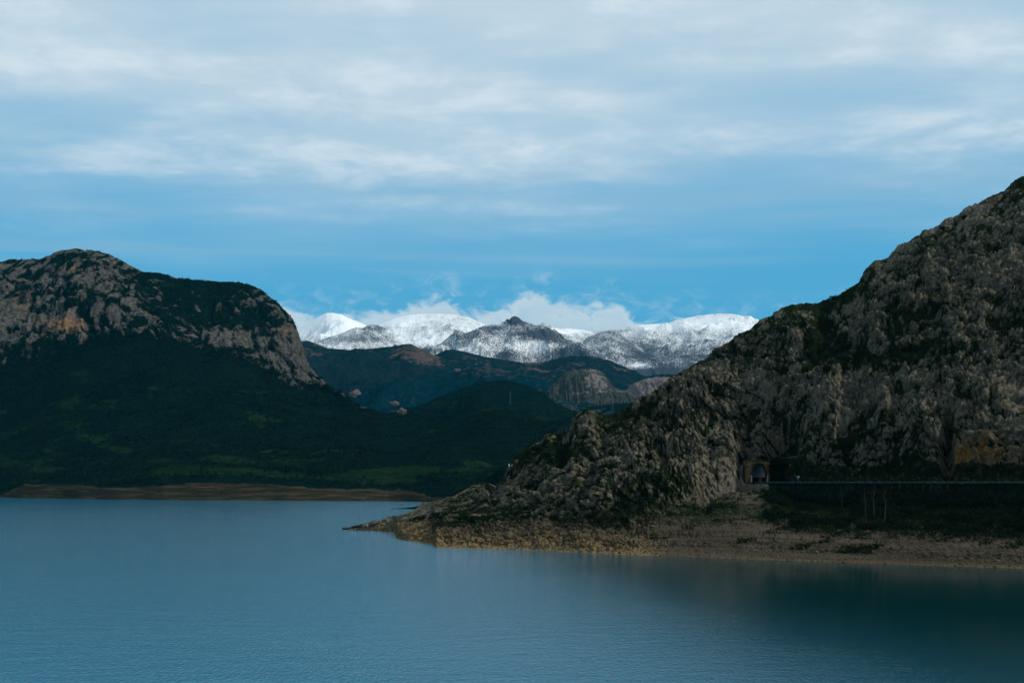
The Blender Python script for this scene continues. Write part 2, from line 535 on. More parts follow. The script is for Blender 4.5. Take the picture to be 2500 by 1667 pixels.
y6 = (y3l + (yr - y3l) * 0.52) * (1 - rd2) + (1085 - 0.08 * (px - 1850)) * rd2
D6 = (D3l + (Dr - D3l) * 0.44) * (1 - rd2) + (Din + 9) * rd2
y7 = y6 + (yr - y6) * 0.55
D7 = D6 + (Dr - D6) * 0.50
L = lambda y, D: to_world(px, y, D)
rows = [L(HOR + (H + 7) * F / (Ds - 9), Ds - 9), L(ys_, Ds), L(y2, D2), L(y3, D3), L(y4, D4), L(y5, D5), L(y6, D6), L(y7, D7), L(yr, Dr)]
back1 = rows[-1].copy(); back1[:, 1] += 55; back1[:, 0] += 15; back1[:, 2] = back1[:, 2] * 0.72 - 3
back2 = rows[-1].copy(); back2[:, 1] += 260; back2[:, 0] += 60; back2[:, 2] = -8.5
rows += [back1, back2]
cnt = [5, 46, 54, 42, 22, 112, 114, 104, 14, 6]
Bp = lerp_rows(rows, cnt)
ny, nx = Bp.shape[:2]
K = kidx(cnt)[:, None] * np.ones((1, nx))
PX, PY = to_px(Bp)
B = Bp.reshape(-1, 3).astype(np.float64)
pxf, pyf, kf = PX.ravel(), PY.ravel(), K.ravel()
warp = np.stack([fbm(B / 22, 2, seed=40 + i) for i in range(3)], -1)
Bw = B + warp * 5
ca, sa = math.cos(math.radians(52)), math.sin(math.radians(52))
# coordinates stretched along the dipping strata (left) and vertically (right)
lft = 1 - sst(pxf, 1450, 1750)
u = Bw[:, 0] * ca + Bw[:, 2] * sa
v = -Bw[:, 0] * sa + Bw[:, 2] * ca
Qs = np.stack([u / 1.8, Bw[:, 1] / 1.4, v], -1)
Qv = np.stack([Bw[:, 0], Bw[:, 1] / 1.5, Bw[:, 2] / 1.2], -1)
Q = Qs * lft[:, None] + Qv * (1 - lft[:, None])
big = fbm(B / 45, 3, 0.5, 3, ridged=True)
f1, f2, idb, tb = worley(Q / 6.8, 11, True)
g1, g2, idc, tc_ = worley(Q / 2.3, 12, True)
h1, h2, idd, td = worley(Qv / 0.95, 19, True)
mid = fbm(Q / 9, 5, 0.55, 5, ridged=True)
fine = fbm(Q / 1.7, 3, 0.65, 8, ridged=True)
W0z = B[:, 2]
crack = sst(f2 - f1, 0.0, 0.22)
crack2 = sst(g2 - g1, 0.0, 0.25)
road = sst(pxf, 1800, 1815)
benchm = road * sst(kf, 2.75, 3.0) * (1 - sst(kf, 5.0, 5.22))
cliffm = sst(kf, 2.9, 3.7) * (1 - sst(kf, 8.5, 9.3))
bankm = sst(kf, 1.0, 1.5) * (1 - cliffm)
scree = sst(pxf + (pyf - 1250) * 0.9, 1600, 1650) * (1 - cliffm)
spit = 1 - sst(pxf, 960, 1120)
heightm = sst(HOR + 0 * pyf - pyf + 170, 15, 110)
ledge = np.abs(((W0z + 9 * vnoise(B / 35, 21) + 0.35 * B[:, 0]) / 5.5) % 1.0 - 0.5) * 2
d_cl = big * 5.5 + mid * 1.6 + ledge * 1.5 + (idb - 0.5) * 1.5 + tb * 1.7 + (crack - 1) * 0.9 + (idc - 0.5) * 1.1 + tc_ * 1.3 + (crack2 - 1) * 0.7 + fine * 0.55 + td * 0.75 + (idd - 0.5) * 0.55
ridge_soft = 1 - 0.62 * np.exp(-((kf - 8) / 0.35) ** 2)
d_bk = (mid * 1.8 + (idb - 0.5) * 2.2 * crack + (crack - 1) * 0.8 + (crack2 - 1) * 1.3 + (idc - .5) * 1.3 + fine * 0.8) * (1 - 0.78 * scree) + (0.5 - h1) * 0.5 + fine * 0.15
d = d_cl * cliffm * ridge_soft * (0.35 + 0.65 * sst(pxf, 1080, 1260)) + d_bk * bankm * (1 - 0.45 * spit)
d = d * (1 - benchm)
# recesses and buttresses: (px, py, rx, ry, metres)
for (cx, cy, rx, ry, a) in [(1912, 1070, 40, 58, -20), (1960, 1030, 40, 28, -7), (2312, 1110, 17, 60, -11), (2318, 1040, 10, 40, -6),
                            (1435, 1150, 22, 55, -7), (1470, 1090, 14, 30, -5), (1620, 1120, 16, 40, -5), (2080, 1120, 25, 40, -5),
                            (2200, 1145, 40, 22, -5), (2100, 860, 70, 22, -5), (2020, 800, 26, 45, -6), (1720, 1215, 20, 32, -5),
                            (1895, 1150, 12, 30, -10), (2240, 1040, 30, 60, 5), (2030, 1010, 22, 60, 4), (1560, 1100, 30, 50, 4),
                            (2420, 980, 60, 40, 4), (1345, 1130, 20, 60, 4), (1780, 1120, 30, 50, 3), (2160, 1010, 16, 70, 4),
                            (1460, 1235, 40, 25, 3.5), (1580, 1245, 40, 25, 3)]:
    e = ((pxf - cx) / rx) ** 2 + ((pyf - cy) / ry) ** 2
    d = d + a * np.exp(-e ** 1.5) * (1 - benchm)
nd = np.array([-0.28, -0.74, 0.61])
W = B + d[:, None] * nd
below = kf < 1.0
W[below] = B[below]
# horizontal water-line terraces on the scree
ter = bankm * scree
W[:, 2] += ter * 0.30 * np.sin(W[:, 2] * 2.2 + vnoise(B / 30, 77) * 2)
# vegetation: gullies, gentle ledges, bank top, and painted shade in one hollow
Wg = W.reshape(ny, nx, 3)
gx = np.gradient(Wg, axis=1); gy = np.gradient(Wg, axis=0)
nrm = np.cross(gx, gy); nrm /= np.linalg.norm(nrm, axis=-1, keepdims=True) + 1e-9
up = np.abs(nrm[..., 2]).ravel()
vbig = fbm(np.stack([Bw[:, 0], Bw[:, 1] / 2, Bw[:, 2]], -1) / 26, 4, 0.6, 30)
vmed = fbm(Q / 4.0, 4, 0.7, 33)
loc = (mid * 2.0 + (idb - 0.5) * 2.8 + tb * 3.0 + (idc - 0.5) * 1.3 + tc_ * 1.5)
veg = 0.485 + vbig * 0.50 + vmed * 0.62 + (up - 0.62) * 0.5 - loc * 0.055 + (1 - crack) * 0.22 + (1 - crack2) * 0.16
for (cx, cy, rx, ry, a) in [(2110, 880, 120, 30, .5), (2010, 800, 40, 60, .55), (2230, 790, 90, 30, .4), (1560, 1010, 60, 20, .5), (1520, 1040, 35, 40, .4),
                            (1380, 1130, 60, 25, .35), (2150, 1155, 200, 22, .12), (1760, 1010, 90, 40, .15), (1600, 1190, 120, 30, .35),
                            (2050, 700, 60, 20, .3), (1330, 1110, 60, 20, .3), (1300, 1240, 140, 14, .25), (1920, 1080, 60, 70, .3),  # last spot: scrub colour painted in to deepen the hollow's shade
                            (2400, 700, 120, 60, -.15), (1740, 940, 100, 40, -.12), (1430, 1030, 25, 30, -.4), (2380, 1120, 80, 50, -.5)]:
    veg = veg + a * np.exp(-(((pxf - cx) / rx) ** 2 + ((pyf - cy) / ry) ** 2))
stain_pre = np.exp(-(((pxf - 2400) / 70) ** 2))
veg = veg * cliffm + (1 - cliffm) * (0.12 + 0.55 * sst(kf, 2.0, 2.8) * (0.6 + vbig) + 0.5 * vbig + 0.25 * vmed)
veg = veg + (1 - cliffm) * sst(pxf, 1840, 1950) * sst(kf, 2.45, 2.8) * 0.75
veg = veg * (1 - spit * 0.8) - 0.35 * (1 - sst(kf, 1.0, 1.9))
veg = np.where(benchm > 0.5, 0.1, veg)
veg = np.where((road > 0.5) & (kf > 4.7) & (kf < 5.3), np.maximum(veg, 0.62), veg)
veg = np.where((pxf > 1868 + 70 * vbig + 40 * (3 - np.minimum(kf, 3))) & (kf > 2.45 + 0.4 * vmed) & (kf < 4.02), np.maximum(veg, 0.8), veg)
stain = np.zeros(len(B))
for (cx, cy, rx, ry, a) in [(2400, 1105, 60, 26, 1.3), (2345, 1135, 32, 26, 1.3), (2470, 1150, 60, 25, .9), (2165, 1160, 18, 14, .8), (2210, 1167, 26, 8, .9)]:
    stain += a * np.exp(-(((pxf - cx) / rx) ** 2 + ((pyf - cy) / ry) ** 2))
bank = np.clip((1 - cliffm) * (0.95 - 0.45 * sst(kf, 1.9, 2.9)), 0, 1)
gold = np.clip((1 - sst(pxf, 1000, 1120)) * sst(kf, 1, 1.2) + np.exp(-((kf - 1.0) / 0.95) ** 2) * (1 - sst(pxf, 1560, 1640)) * 0.95 + 0.25 * np.exp(-((kf - 1.0) / 0.15) ** 2), 0, 1)
# opening for the tunnel bore: faces inside it are left out
TC = np.array([529.0 * (1853 - 1250) / F, 529.0, zr])          # middle of the portal at road level
TN = np.array([0.42, -0.91, 0.0]); TN /= np.linalg.norm(TN)     # the portal looks this way
TT = np.array([-TN[1], TN[0], 0.0])                             # to its right (seen from outside: +x)
rel = W - TC
a_n = rel @ TN
a_t = rel @ TT
lim = -1.0 + np.maximum(np.abs(a_t) - 5.4, 0) * 5
clr = (np.abs(a_t) < 9) & (a_n < 16) & (W[:, 2] > zr + 0.02) & (kf > 4.2) & (W[:, 2] < zr + 10.5)
push = np.where(clr, np.maximum(a_n - lim, 0), 0.0)
W = W - push[:, None] * TN
a_n = a_n - push
hole = (np.abs(a_t) < 3.5) & (a_n < 2.5) & (a_n > -34) & (W[:, 2] > zr - 0.6) & (W[:, 2] < zr + 7.9)
me = mesh_from('limestone_mountain', W, grid_faces(ny, nx, ~hole.reshape(ny, nx)),
               {'veg': veg, 'stain': stain, 'bank': bank, 'gold': gold}, smooth=False)
link('limestone_mountain', me, M_rock, kind='structure', label='craggy grey brown limestone mountainside rising on the right above the road')
RW = W.reshape(ny, nx, 3)
RPX, RPY = to_px(W)
RKF = kf
RVEG = veg


def pick(Pall, qx, qy, px_, py_, kmin=None, kk=None):
    """world point of the nearest visible surface at a photo position"""
    e = (px_ - qx) ** 2 + (py_ - qy) ** 2
    if kk is not None and kmin is not None:
        e = e + np.where((kk < kmin[0]) | (kk > kmin[1]), 1e6, 0)
    c = np.argsort(e)[:6]
    return Pall[c[np.argmin(Pall[c, 1])]]


# ------------------------------------------------------------------ far shore and left mountain
LRIDGE = [(-1200, 820), (-800, 740), (-300, 672), (0, 642), (35, 636), (70, 634), (90, 635), (110, 630), (145, 617), (165, 613), (190, 611), (240, 613), (270, 622), (310, 642),
          (350, 661), (380, 664), (430, 677), (470, 679), (520, 686), (580, 686), (610, 693), (640, 708), (680, 742), (715, 778), (728, 812),
          (736, 848), (748, 878), (770, 908), (800, 940), (830, 963), (870, 985), (930, 1002), (960, 1012), (1050, 1016), (1150, 1008), (1200, 1008), (1260, 1016), (1330, 1030), (1400, 1036), (1700, 1045)]
px = np.concatenate([np.linspace(-1200, -30, 36), np.linspace(-24, 1420, 580), np.linspace(1430, 1700, 10)])
LSH = [(-1200, 1205), (-300, 1211), (0, 1214.5), (200, 1217.5), (400, 1220), (800, 1222.5), (950, 1223), (1040, 1225), (1100, 1228), (1400, 1232), (1700, 1236)]
ys_ = I(px, LSH)
Ds = H * F / (ys_ - HOR) + 12 * vnoise(np.stack([px / 70, px * 0, px * 0 + 5], -1), 3)
yr = I(px, LRIDGE)
Dr = I(px, [(-1200, 3300), (600, 3120), (700, 3020), (760, 2920), (830, 2800), (960, 2600), (1100, 2450), (1400, 2350), (1700, 2350)])
ybt = I(px, [(-1200, 1185), (0, 1212), (30, 1195), (60, 1182), (180, 1182), (260, 1190), (330, 1190), (380, 1184), (450, 1183), (700, 1185), (780, 1192), (900, 1193), (1000, 1198), (1050, 1210), (1100, 1215), (1700, 1220)])
yf = I(px, [(-1200, 1120), (0, 1120), (800, 1115), (1100, 1125), (1700, 1130)])
yc = I(px, [(-1200, 900), (0, 878), (100, 870), (200, 852), (300, 838), (400, 846), (500, 868), (560, 880), (620, 905), (680, 933), (740, 952), (800, 968), (840, 975), (870, 991)])
yc = np.maximum(yc, yr + 6)
Dc = np.minimum(I(px, [(-1200, 2850), (600, 2760), (740, 2760), (830, 2760), (870, 2700), (960, 2560), (1700, 2300)]), Dr - 25)
ycm = yc + (yr - yc) * 0.5
Dcm = Dc + (Dr - Dc) * 0.42
L = lambda y, D: to_world(px, y, D)
b2 = L(yr, Dr); 
back1 = b2.copy(); back1[:, 1] += 250; back1[:, 2] = back1[:, 2] * 0.75
back2 = b2.copy(); back2[:, 1] += 1500; back2[:, 2] = -8.6
Dbt = Ds + 45
rows = [L(HOR + (H + 7) * F / (Ds - 25), Ds - 25), L(ys_, Ds), L(ybt, Dbt), L(yf, Ds + 330), L((yf + yc) / 2, (Ds + 330 + Dc) / 2), L(yc, Dc), L(ycm, Dcm), b2, back1, back2]
cnt = [3, 34, 46, 50, 60, 98, 98, 8, 4]
Bp = lerp_rows(rows, cnt)
ny, nx = Bp.shape[:2]
kf = (kidx(cnt)[:, None] * np.ones((1, nx))).ravel()
pxf, pyf = (a.ravel() for a in to_px(Bp))
B = Bp.reshape(-1, 3).astype(np.float64)
warp = np.stack([fbm(B / 120, 2, seed=140 + i) for i in range(3)], -1)
Bw = B + warp * 30
Qv = np.stack([Bw[:, 0], Bw[:, 1] / 2, Bw[:, 2] / 1.8], -1)
big = fbm(B / 210, 3, 0.5, 23, ridged=True)
f1, f2, idb = worley(Qv / 42, 51)
g1, g2, idc = worley(Qv / 15, 52)
mid = fbm(Qv / 38, 4, 0.6, 25, ridged=True)
fine = fbm(Qv / 9, 2, 0.6, 26)
edgef = 1 - sst(pxf, 820, 900)
cliffm = sst(kf, 4.75, 5.15) * (1 - sst(kf, 7.5, 8)) * edgef
d_cl = big * 20 + mid * 9 + (idb - .5) * 10 + (sst(f2 - f1, 0, .25) - 1) * 7 + (idc - .5) * 3.5 + (sst(g2 - g1, 0, .3) - 1) * 3 + fine * 2.2
ridge_soft = 1 - 0.75 * np.exp(-((kf - 7) / 0.35) ** 2)
landm = sst(kf, 1.0, 2.2) * (1 - cliffm) * (1 - sst(kf, 7.5, 8))
land_d = fbm(B / 150, 4, 0.5, 61) * 26 * sst(kf, 2, 3) * (1 - 0.7 * sst(kf, 6.3, 7)) + fbm(B / 40, 3, 0.5, 63) * 3.5
nd = np.array([-0.05, -0.7, 0.7])
W = B + (d_cl * cliffm * ridge_soft)[:, None] * nd
W[:, 2] += land_d * landm
# stepped drawdown banks and the low green mound beside the water
kb = sst(kf, 1.0, 1.1) * (1 - sst(kf, 2.0, 2.3))
W[:, 2] += kb * 0.6 * np.sin(W[:, 2] * 2.4 + 3 * vnoise(B / 60, 9))
mound = np.exp(-(((pxf - 520) / 150) ** 2) ** 1.6 - ((kf - 2.28) / 0.22) ** 2) * 12
W[:, 2] += mound
# fields: patches of meadow
fn = fbm(np.stack([B[:, 0] / 120, B[:, 1] / 70, B[:, 2] / 10], -1), 4, 0.55, 71)
green = 0.10 + 0.85 * fn + 0.26 * sst(kf, 1.95, 2.25) * (1 - sst(kf, 2.8, 3.4))
for (cx, cy, rx, ry, a) in [(180, 950, 60, 80, .42), (170, 1050, 140, 60, .34), (60, 1110, 120, 10, .5), (300, 1090, 90, 10, .35), (420, 1130, 120, 8, .3), (700, 1140, 110, 8, .35), (1000, 1150, 80, 6, .35), (130, 1145, 130, 8, .35), (520, 1168, 160, 10, .45), (1100, 1120, 110, 10, .25),
                            (900, 1170, 130, 14, .4), (640, 1030, 50, 14, .35), (350, 1030, 40, 14, .3), (800, 1100, 120, 30, .12), (1190, 1012, 45, 4, .8), (1350, 1030, 60, 4, .5)]:
    green = green + a * np.exp(-(((pxf - cx) / rx) ** 2 + ((pyf - cy) / ry) ** 2))
bank = (1 - sst(kf, 1.9, 2.1)) * 1.0 + 0.35 * np.exp(-((kf - 2.12) / 0.10) ** 2) * (vnoise(B / 60, 81) + .3)
bank = bank - 0.35 * (vnoise(B / 90, 83) > 0.35)
split = (kf > 4.62) & (pxf < 900)
# dark evergreen scrub over the rock
vb = fbm(np.stack([Bw[:, 0], Bw[:, 1] / 2, Bw[:, 2]], -1) / 34, 5, 0.65, 91)
vb2 = fbm(Qv / 11, 4, 0.65, 95)
veg = 0.50 + vb * 0.62 + vb2 * 1.05 - 0.004 * d_cl + (1 - sst(f2 - f1, 0, .25)) * .18
for (cx, cy, rx, ry, a) in [(500, 730, 110, 50, .42), (430, 780, 110, 30, .3), (200, 760, 70, 40, .25), (350, 720, 60, 30, .1), (620, 790, 60, 30, .2),
                            (40, 770, 80, 40, -.45), (150, 790, 60, 28, -.6), (330, 775, 60, 14, -.5), (560, 835, 60, 28, -.45), (690, 860, 50, 60, -.35),
                            (290, 700, 50, 35, -.35), (130, 650, 70, 25, -.05), (740, 930, 40, 30, -.3), (250, 850, 200, 18, .12), (520, 700, 120, 14, .4)]:
    veg = veg + a * np.exp(-(((pxf - cx) / rx) ** 2 + ((pyf - cy) / ry) ** 2))
kq = kf + vb * 0.55
veg = veg + (1 - sst(kq, 4.80, 5.20)) * 1.2
stain = np.zeros(len(B))
for (cx, cy, rx, ry, a) in [(165, 800, 55, 18, 1.3), (180, 660, 22, 8, .8), (55, 740, 26, 26, .4), (700, 810, 20, 14, .5)]:
    stain += a * np.exp(-(((pxf - cx) / rx) ** 2 + ((pyf - cy) / ry) ** 2))
LW = W
LPX, LPY = to_px(W)
LKF = kf
sp = int(round(sum(cnt[:4]) + cnt[4] * 0.60))
Wg = W.reshape(ny, nx, 3)
n1r = sp + 1
me = mesh_from('far_shore', Wg[:n1r].reshape(-1, 3), grid_faces(n1r, nx),
               {'green': green.reshape(ny, nx)[:n1r], 'bank': bank.reshape(ny, nx)[:n1r]})
link('far_shore_slope', me, M_land, kind='structure', label='dark wooded slope with green meadows and a brown stepped bank across the lake')
cl = slice(0, int(np.searchsorted(px, 985)))
xcol = px < 985
# rock part of the mountain (columns left of the saddle), wooded part right of it
gk = np.zeros((ny, nx), bool); gk[sp:, :] = True
ga = gk.copy(); ga[:, px > 905] = False
gb = gk.copy(); gb[:, px < 900] = False
def sub(name, maskg, attrs, mt, **kw):
    fa = grid_faces(ny, nx, maskg)
    us = np.unique(fa)
    mp = np.full(ny * nx, -1, np.int32); mp[us] = np.arange(len(us))
    me = mesh_from(name, W[us], mp[fa], {k: v[us] for k, v in attrs.items()}, smooth=(name != 'rocky_mountain'))
    return link(name, me, mt, **kw)
sub('rocky_mountain', ga, {'veg': veg, 'stain': stain, 'bank': np.zeros(len(B))}, M_left, kind='structure', label='rounded limestone mountain on the left dotted with dark scrub')
sub('wooded_saddle', gb, {'green': green, 'bank': np.zeros(len(B))}, M_land, kind='structure', label='low dark wooded saddle between the left mountain and the valley')
LVEG = veg

# ------------------------------------------------------------------ ridges in the distance
RG = {}


def ridge(name, label, pts, D, front, back, mt, ybase, attr, amp=20, scale=300, nxx=260, nyy=60, seed=0, power=1.25, crag=0.0, smooth=True):
    nxx, nyy = int(nxx * 0.7), int(nyy * 0.6)
    x0, x1 = pts[0][0], pts[-1][0]
    px = np.linspace(x0, x1, nxx)
    yr = I(px, pts)
    Dv = D + D * 0.02 * vnoise(np.stack([px / 120, px * 0, px * 0 + seed], -1), seed)
    top = to_world(px, yr, Dv)
    t = np.linspace(0, 1, nyy)[:, None]
    zb = H + (D - front) * (HOR - ybase) / F
    ft = np.empty((nyy, nxx, 3))
    Yf = (Dv[None] - front) + front * t
    zt = top[:, 2][None]
    zz = zb + (zt - zb) * t ** power
    ft[..., 1] = Yf
    ft[..., 0] = Yf * ((px - 1250) / F)[None]
    ft[..., 2] = zz
    nb = 8
    tb = np.linspace(0, 1, nb + 1)[1:, None]
    bk = np.empty((nb, nxx, 3))
    Yb = Dv[None] + back * tb
    bk[..., 1] = Yb
    bk[..., 0] = Yb * ((px - 1250) / F)[None]
    bk[..., 2] = zt + (min(zb, 0) - 30 - zt) * tb ** 1.3
    G = np.concatenate([ft, bk], 0)
    B = G.reshape(-1, 3)
    ny = nyy + nb
    tt = np.concatenate([t, 1 + tb], 0) * np.ones((1, nxx))
    tt = tt.ravel()
    Bq = np.stack([B[:, 0], B[:, 1] / 1.6, B[:, 2] * 0.3], -1)
    dd = fbm(Bq / scale, 5, 0.5, seed, ridged=True) * amp
    if crag:
        f1, f2, idb = worley(B / crag, seed + 5)
        dd = dd + (idb - 0.5) * crag * 0.35 + (sst(f2 - f1, 0, .3) - 1) * crag * 0.2
    rr = min(0.15, D * 0.0011 / amp)
    sft = np.where(tt < 1, 1 - (1 - rr) * sst(tt, 0.62, 1.0), rr + 0.3 * (tt - 1))
    if crag:
        dd = dd + (1 - np.abs(fbm(np.stack([B[:, 0] / 17, B[:, 1] * 0, B[:, 2] / 90], -1), 3, 0.5, seed + 9)) * 2.2) * crag * 0.9
    sft = sft * sst(tt, 0.0, 0.15)
    W = B.copy()
    W[:, 2] += dd * sft
    ppx, ppy = to_px(W)
    at = attr(ppx, ppy, tt, W)
    me = mesh_from(name, W, grid_faces(ny, nxx), at, smooth)
    o = link(name, me, mt, kind='structure', label=label)
    RG[name + '_' + str(len(RG))] = (W, ppx, ppy)
    return W, ppx, ppy


def spots(ppx, ppy, base, lst):
    r = np.full(ppx.shape, float(base))
    for (cx, cy, rx, ry, a) in lst:
        r = r + a * np.exp(-(((ppx - cx) / rx) ** 2 + ((ppy - cy) / ry) ** 2))
    return r


snow_full = snow_material('snow_full', 0.30)
snow_some = snow_material('snow_patchy', -0.10)
snow_low = snow_material('snow_thin', -0.20)
ridge('snowy_mountain', 'bright white dome peak leftmost of the snowy mountains', [(600, 900), (700, 822), (735, 800), (770, 780), (797, 766), (812, 765), (832, 768), (860, 782), (890, 794), (950, 830), (1010, 870)],
      13500, 2600, 3000, snow_full, 900, lambda a, b, t, W: {'snow': spots(a, b, 0.50, [(800, 785, 60, 22, .4), (770, 830, 70, 14, -.3)])}, amp=140, scale=620, seed=201, nxx=300, nyy=90)
ridge('snowy_mountain', 'broad snowy peak whose top meets the cloud bank', [(820, 880), (880, 822), (920, 797), (960, 780), (1000, 770), (1050, 766), (1100, 767), (1140, 775), (1185, 795), (1230, 830), (1300, 880)],
      12800, 2600, 3000, snow_full, 900, lambda a, b, t, W: {'snow': spots(a, b, 0.34, [(980, 780, 60, 15, .3), (1040, 790, 40, 8, -.15)])}, amp=150, scale=560, seed=211, nxx=300, nyy=90)
ridge('snowy_mountain', 'long snowy massif on the right with smooth bright summit', [(1240, 850), (1300, 812), (1322, 800), (1345, 798), (1365, 803), (1385, 802), (1420, 806), (1450, 812), (1480, 807), (1510, 803), (1545, 795), (1590, 793), (1625, 792), (1650, 784), (1700, 774),
       (1750, 769), (1790, 769), (1825, 776), (1850, 790), (1900, 820), (2000, 880)],
      11500, 2300, 3000, snow_full, 900, lambda a, b, t, W: {'snow': spots(a, b, 0.24, [(1750, 785, 110, 16, .35), (1620, 800, 60, 10, .25), (1370, 808, 60, 6, .4), (1560, 850, 60, 20, -.3), (1700, 860, 100, 20, -.15)])},
      amp=230, scale=620, seed=221, nxx=420, nyy=110)
ridge('snowy_hill', 'cone shaped grey snowy spur before the right massif', [(1370, 880), (1430, 828), (1460, 815), (1485, 808), (1500, 808), (1530, 825), (1570, 850), (1605, 868), (1650, 890)],
      9800, 1500, 1500, snow_some, 905, lambda a, b, t, W: {'snow': spots(a, b, 0.48, [(1590, 868, 50, 12, -.4)])}, amp=50, scale=400, seed=231, nxx=260, nyy=80)
ridge('snowy_hill', 'knobbly half bare snowy ridge below the two left peaks', [(690, 880), (760, 838), (790, 828), (830, 815), (868, 800), (885, 803), (902, 795), (922, 796), (945, 806), (975, 822), (1010, 838), (1060, 850), (1120, 870)],
      10500, 1500, 1500, snow_some, 900, lambda a, b, t, W: {'snow': spots(a, b, 0.62, [(880, 828, 60, 10, -.25), (930, 800, 30, 8, -.2)])}, amp=90, scale=350, seed=241, nxx=300, nyy=80)
ridge('snowy_mountain', 'dark central mountain with a rocky summit knob and patchy snow', [(960, 890), (1040, 853), (1080, 838), (1120, 822), (1170, 804), (1210, 792), (1232, 786), (1243, 783), (1250, 776), (1258, 774), (1266, 777), (1275, 785), (1300, 793), (1325, 803),
       (1345, 815), (1380, 838), (1420, 852), (1450, 862), (1490, 880), (1530, 905)],
      9000, 1700, 2000, snow_low, 915, lambda a, b, t, W: {'snow': spots(a, b, 0.58, [(1256, 780, 16, 9, -1.2), (1320, 820, 50, 14, -.45), (1220, 790, 30, 4, .3), (1290, 845, 50, 14, .25), (1230, 870, 25, 14, -.4), (1170, 850, 40, 20, .12), (1400, 870, 60, 12, -.3),
                                                                                                                    (1090, 850, 40, 8, .2), (1060, 856, 50, 5, -.5)])},
      amp=170, scale=420, seed=251, nxx=420, nyy=110)
ridge('snowy_hill', 'low dark ridge striped with snow in front of the right massif', [(1440, 930), (1510, 898), (1560, 880), (1620, 868), (1680, 866), (1740, 866), (1800, 880), (1900, 920)],
      8200, 900, 1200, snow_low, 935, lambda a, b, t, W: {'snow': spots(a, b, 0.40, [(1550, 892, 45, 7, .5), (1680, 885, 50, 10, .1), (1600, 915, 90, 12, -.4)])}, amp=45, scale=260, seed=261, nxx=240, nyy=70)

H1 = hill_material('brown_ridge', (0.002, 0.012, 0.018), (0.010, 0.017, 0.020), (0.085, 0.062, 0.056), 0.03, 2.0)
H2 = hill_material('hazed_heath', (0.001, 0.013, 0.020), (0.004, 0.020, 0.029), (0.040, 0.040, 0.042), -0.06, 1.6)  # blue of distant haze is mixed into this base colour
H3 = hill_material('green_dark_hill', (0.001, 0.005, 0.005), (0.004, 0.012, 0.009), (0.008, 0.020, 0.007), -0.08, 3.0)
H4 = hill_material('pale_knoll', (0.026, 0.034, 0.028), (0.055, 0.055, 0.048), (0.17, 0.15, 0.14), -0.04, 3.5)
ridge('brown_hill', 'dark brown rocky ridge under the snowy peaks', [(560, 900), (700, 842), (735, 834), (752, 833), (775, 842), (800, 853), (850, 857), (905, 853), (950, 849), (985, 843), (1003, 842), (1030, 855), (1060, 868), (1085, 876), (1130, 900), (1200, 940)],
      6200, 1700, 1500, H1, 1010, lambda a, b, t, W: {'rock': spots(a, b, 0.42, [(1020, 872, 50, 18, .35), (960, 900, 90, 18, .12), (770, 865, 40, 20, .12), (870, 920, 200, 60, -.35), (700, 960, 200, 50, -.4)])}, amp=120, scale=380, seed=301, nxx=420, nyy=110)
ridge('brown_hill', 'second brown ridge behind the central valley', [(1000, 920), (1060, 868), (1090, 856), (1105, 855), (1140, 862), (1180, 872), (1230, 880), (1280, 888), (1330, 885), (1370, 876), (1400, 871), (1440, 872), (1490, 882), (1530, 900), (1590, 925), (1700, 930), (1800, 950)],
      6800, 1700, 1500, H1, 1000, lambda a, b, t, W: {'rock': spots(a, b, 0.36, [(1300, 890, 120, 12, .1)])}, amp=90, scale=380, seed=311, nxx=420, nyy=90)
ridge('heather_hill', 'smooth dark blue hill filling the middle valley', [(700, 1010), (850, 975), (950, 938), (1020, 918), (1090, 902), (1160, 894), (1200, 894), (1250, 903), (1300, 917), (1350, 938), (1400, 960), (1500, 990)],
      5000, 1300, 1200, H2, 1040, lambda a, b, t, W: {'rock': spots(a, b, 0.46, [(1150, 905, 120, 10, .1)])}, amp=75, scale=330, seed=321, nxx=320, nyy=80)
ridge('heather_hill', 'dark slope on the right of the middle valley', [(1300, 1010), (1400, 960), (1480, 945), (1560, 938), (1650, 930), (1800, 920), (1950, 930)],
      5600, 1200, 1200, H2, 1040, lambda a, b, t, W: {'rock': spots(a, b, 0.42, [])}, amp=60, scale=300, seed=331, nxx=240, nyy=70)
ridge('pale_knoll', 'domed grey limestone knoll with a ribbed cliff in the valley', [(1290, 985), (1320, 965), (1345, 942), (1372, 918), (1385, 908), (1410, 903), (1440, 900), (1458, 903), (1475, 915), (1487, 932), (1495, 945), (1520, 955), (1540, 962), (1570, 985)],
      4400, 300, 500, H4, 1002, lambda a, b, t, W: {'rock': spots(a, b, 0.20, [(1450, 925, 28, 26, .40), (1470, 945, 22, 22, .35), (1420, 960, 30, 8, .3), (1510, 955, 30, 6, .4), (1400, 905, 50, 5, .3), (1390, 985, 60, 14, -.3)])},
      amp=17, scale=42, seed=341, nxx=340, nyy=170, crag=11, power=1.15, smooth=False)
ridge('pale_outcrop', 'low pinkish limestone outcrop right of the domed knoll', [(1515, 965), (1535, 945), (1548, 936), (1580, 925), (1600, 922), (1640, 922), (1680, 928), (1740, 950), (1780, 965)],
      5200, 420, 300, hill_material('pink_rock', (0.07, 0.065, 0.062), (0.11, 0.095, 0.09), (0.17, 0.14, 0.135), 0.1, 3), 990, lambda a, b, t, W: {'rock': spots(a, b, 0.5, [])}, amp=18, scale=90, seed=351, nxx=160, nyy=60, crag=22)
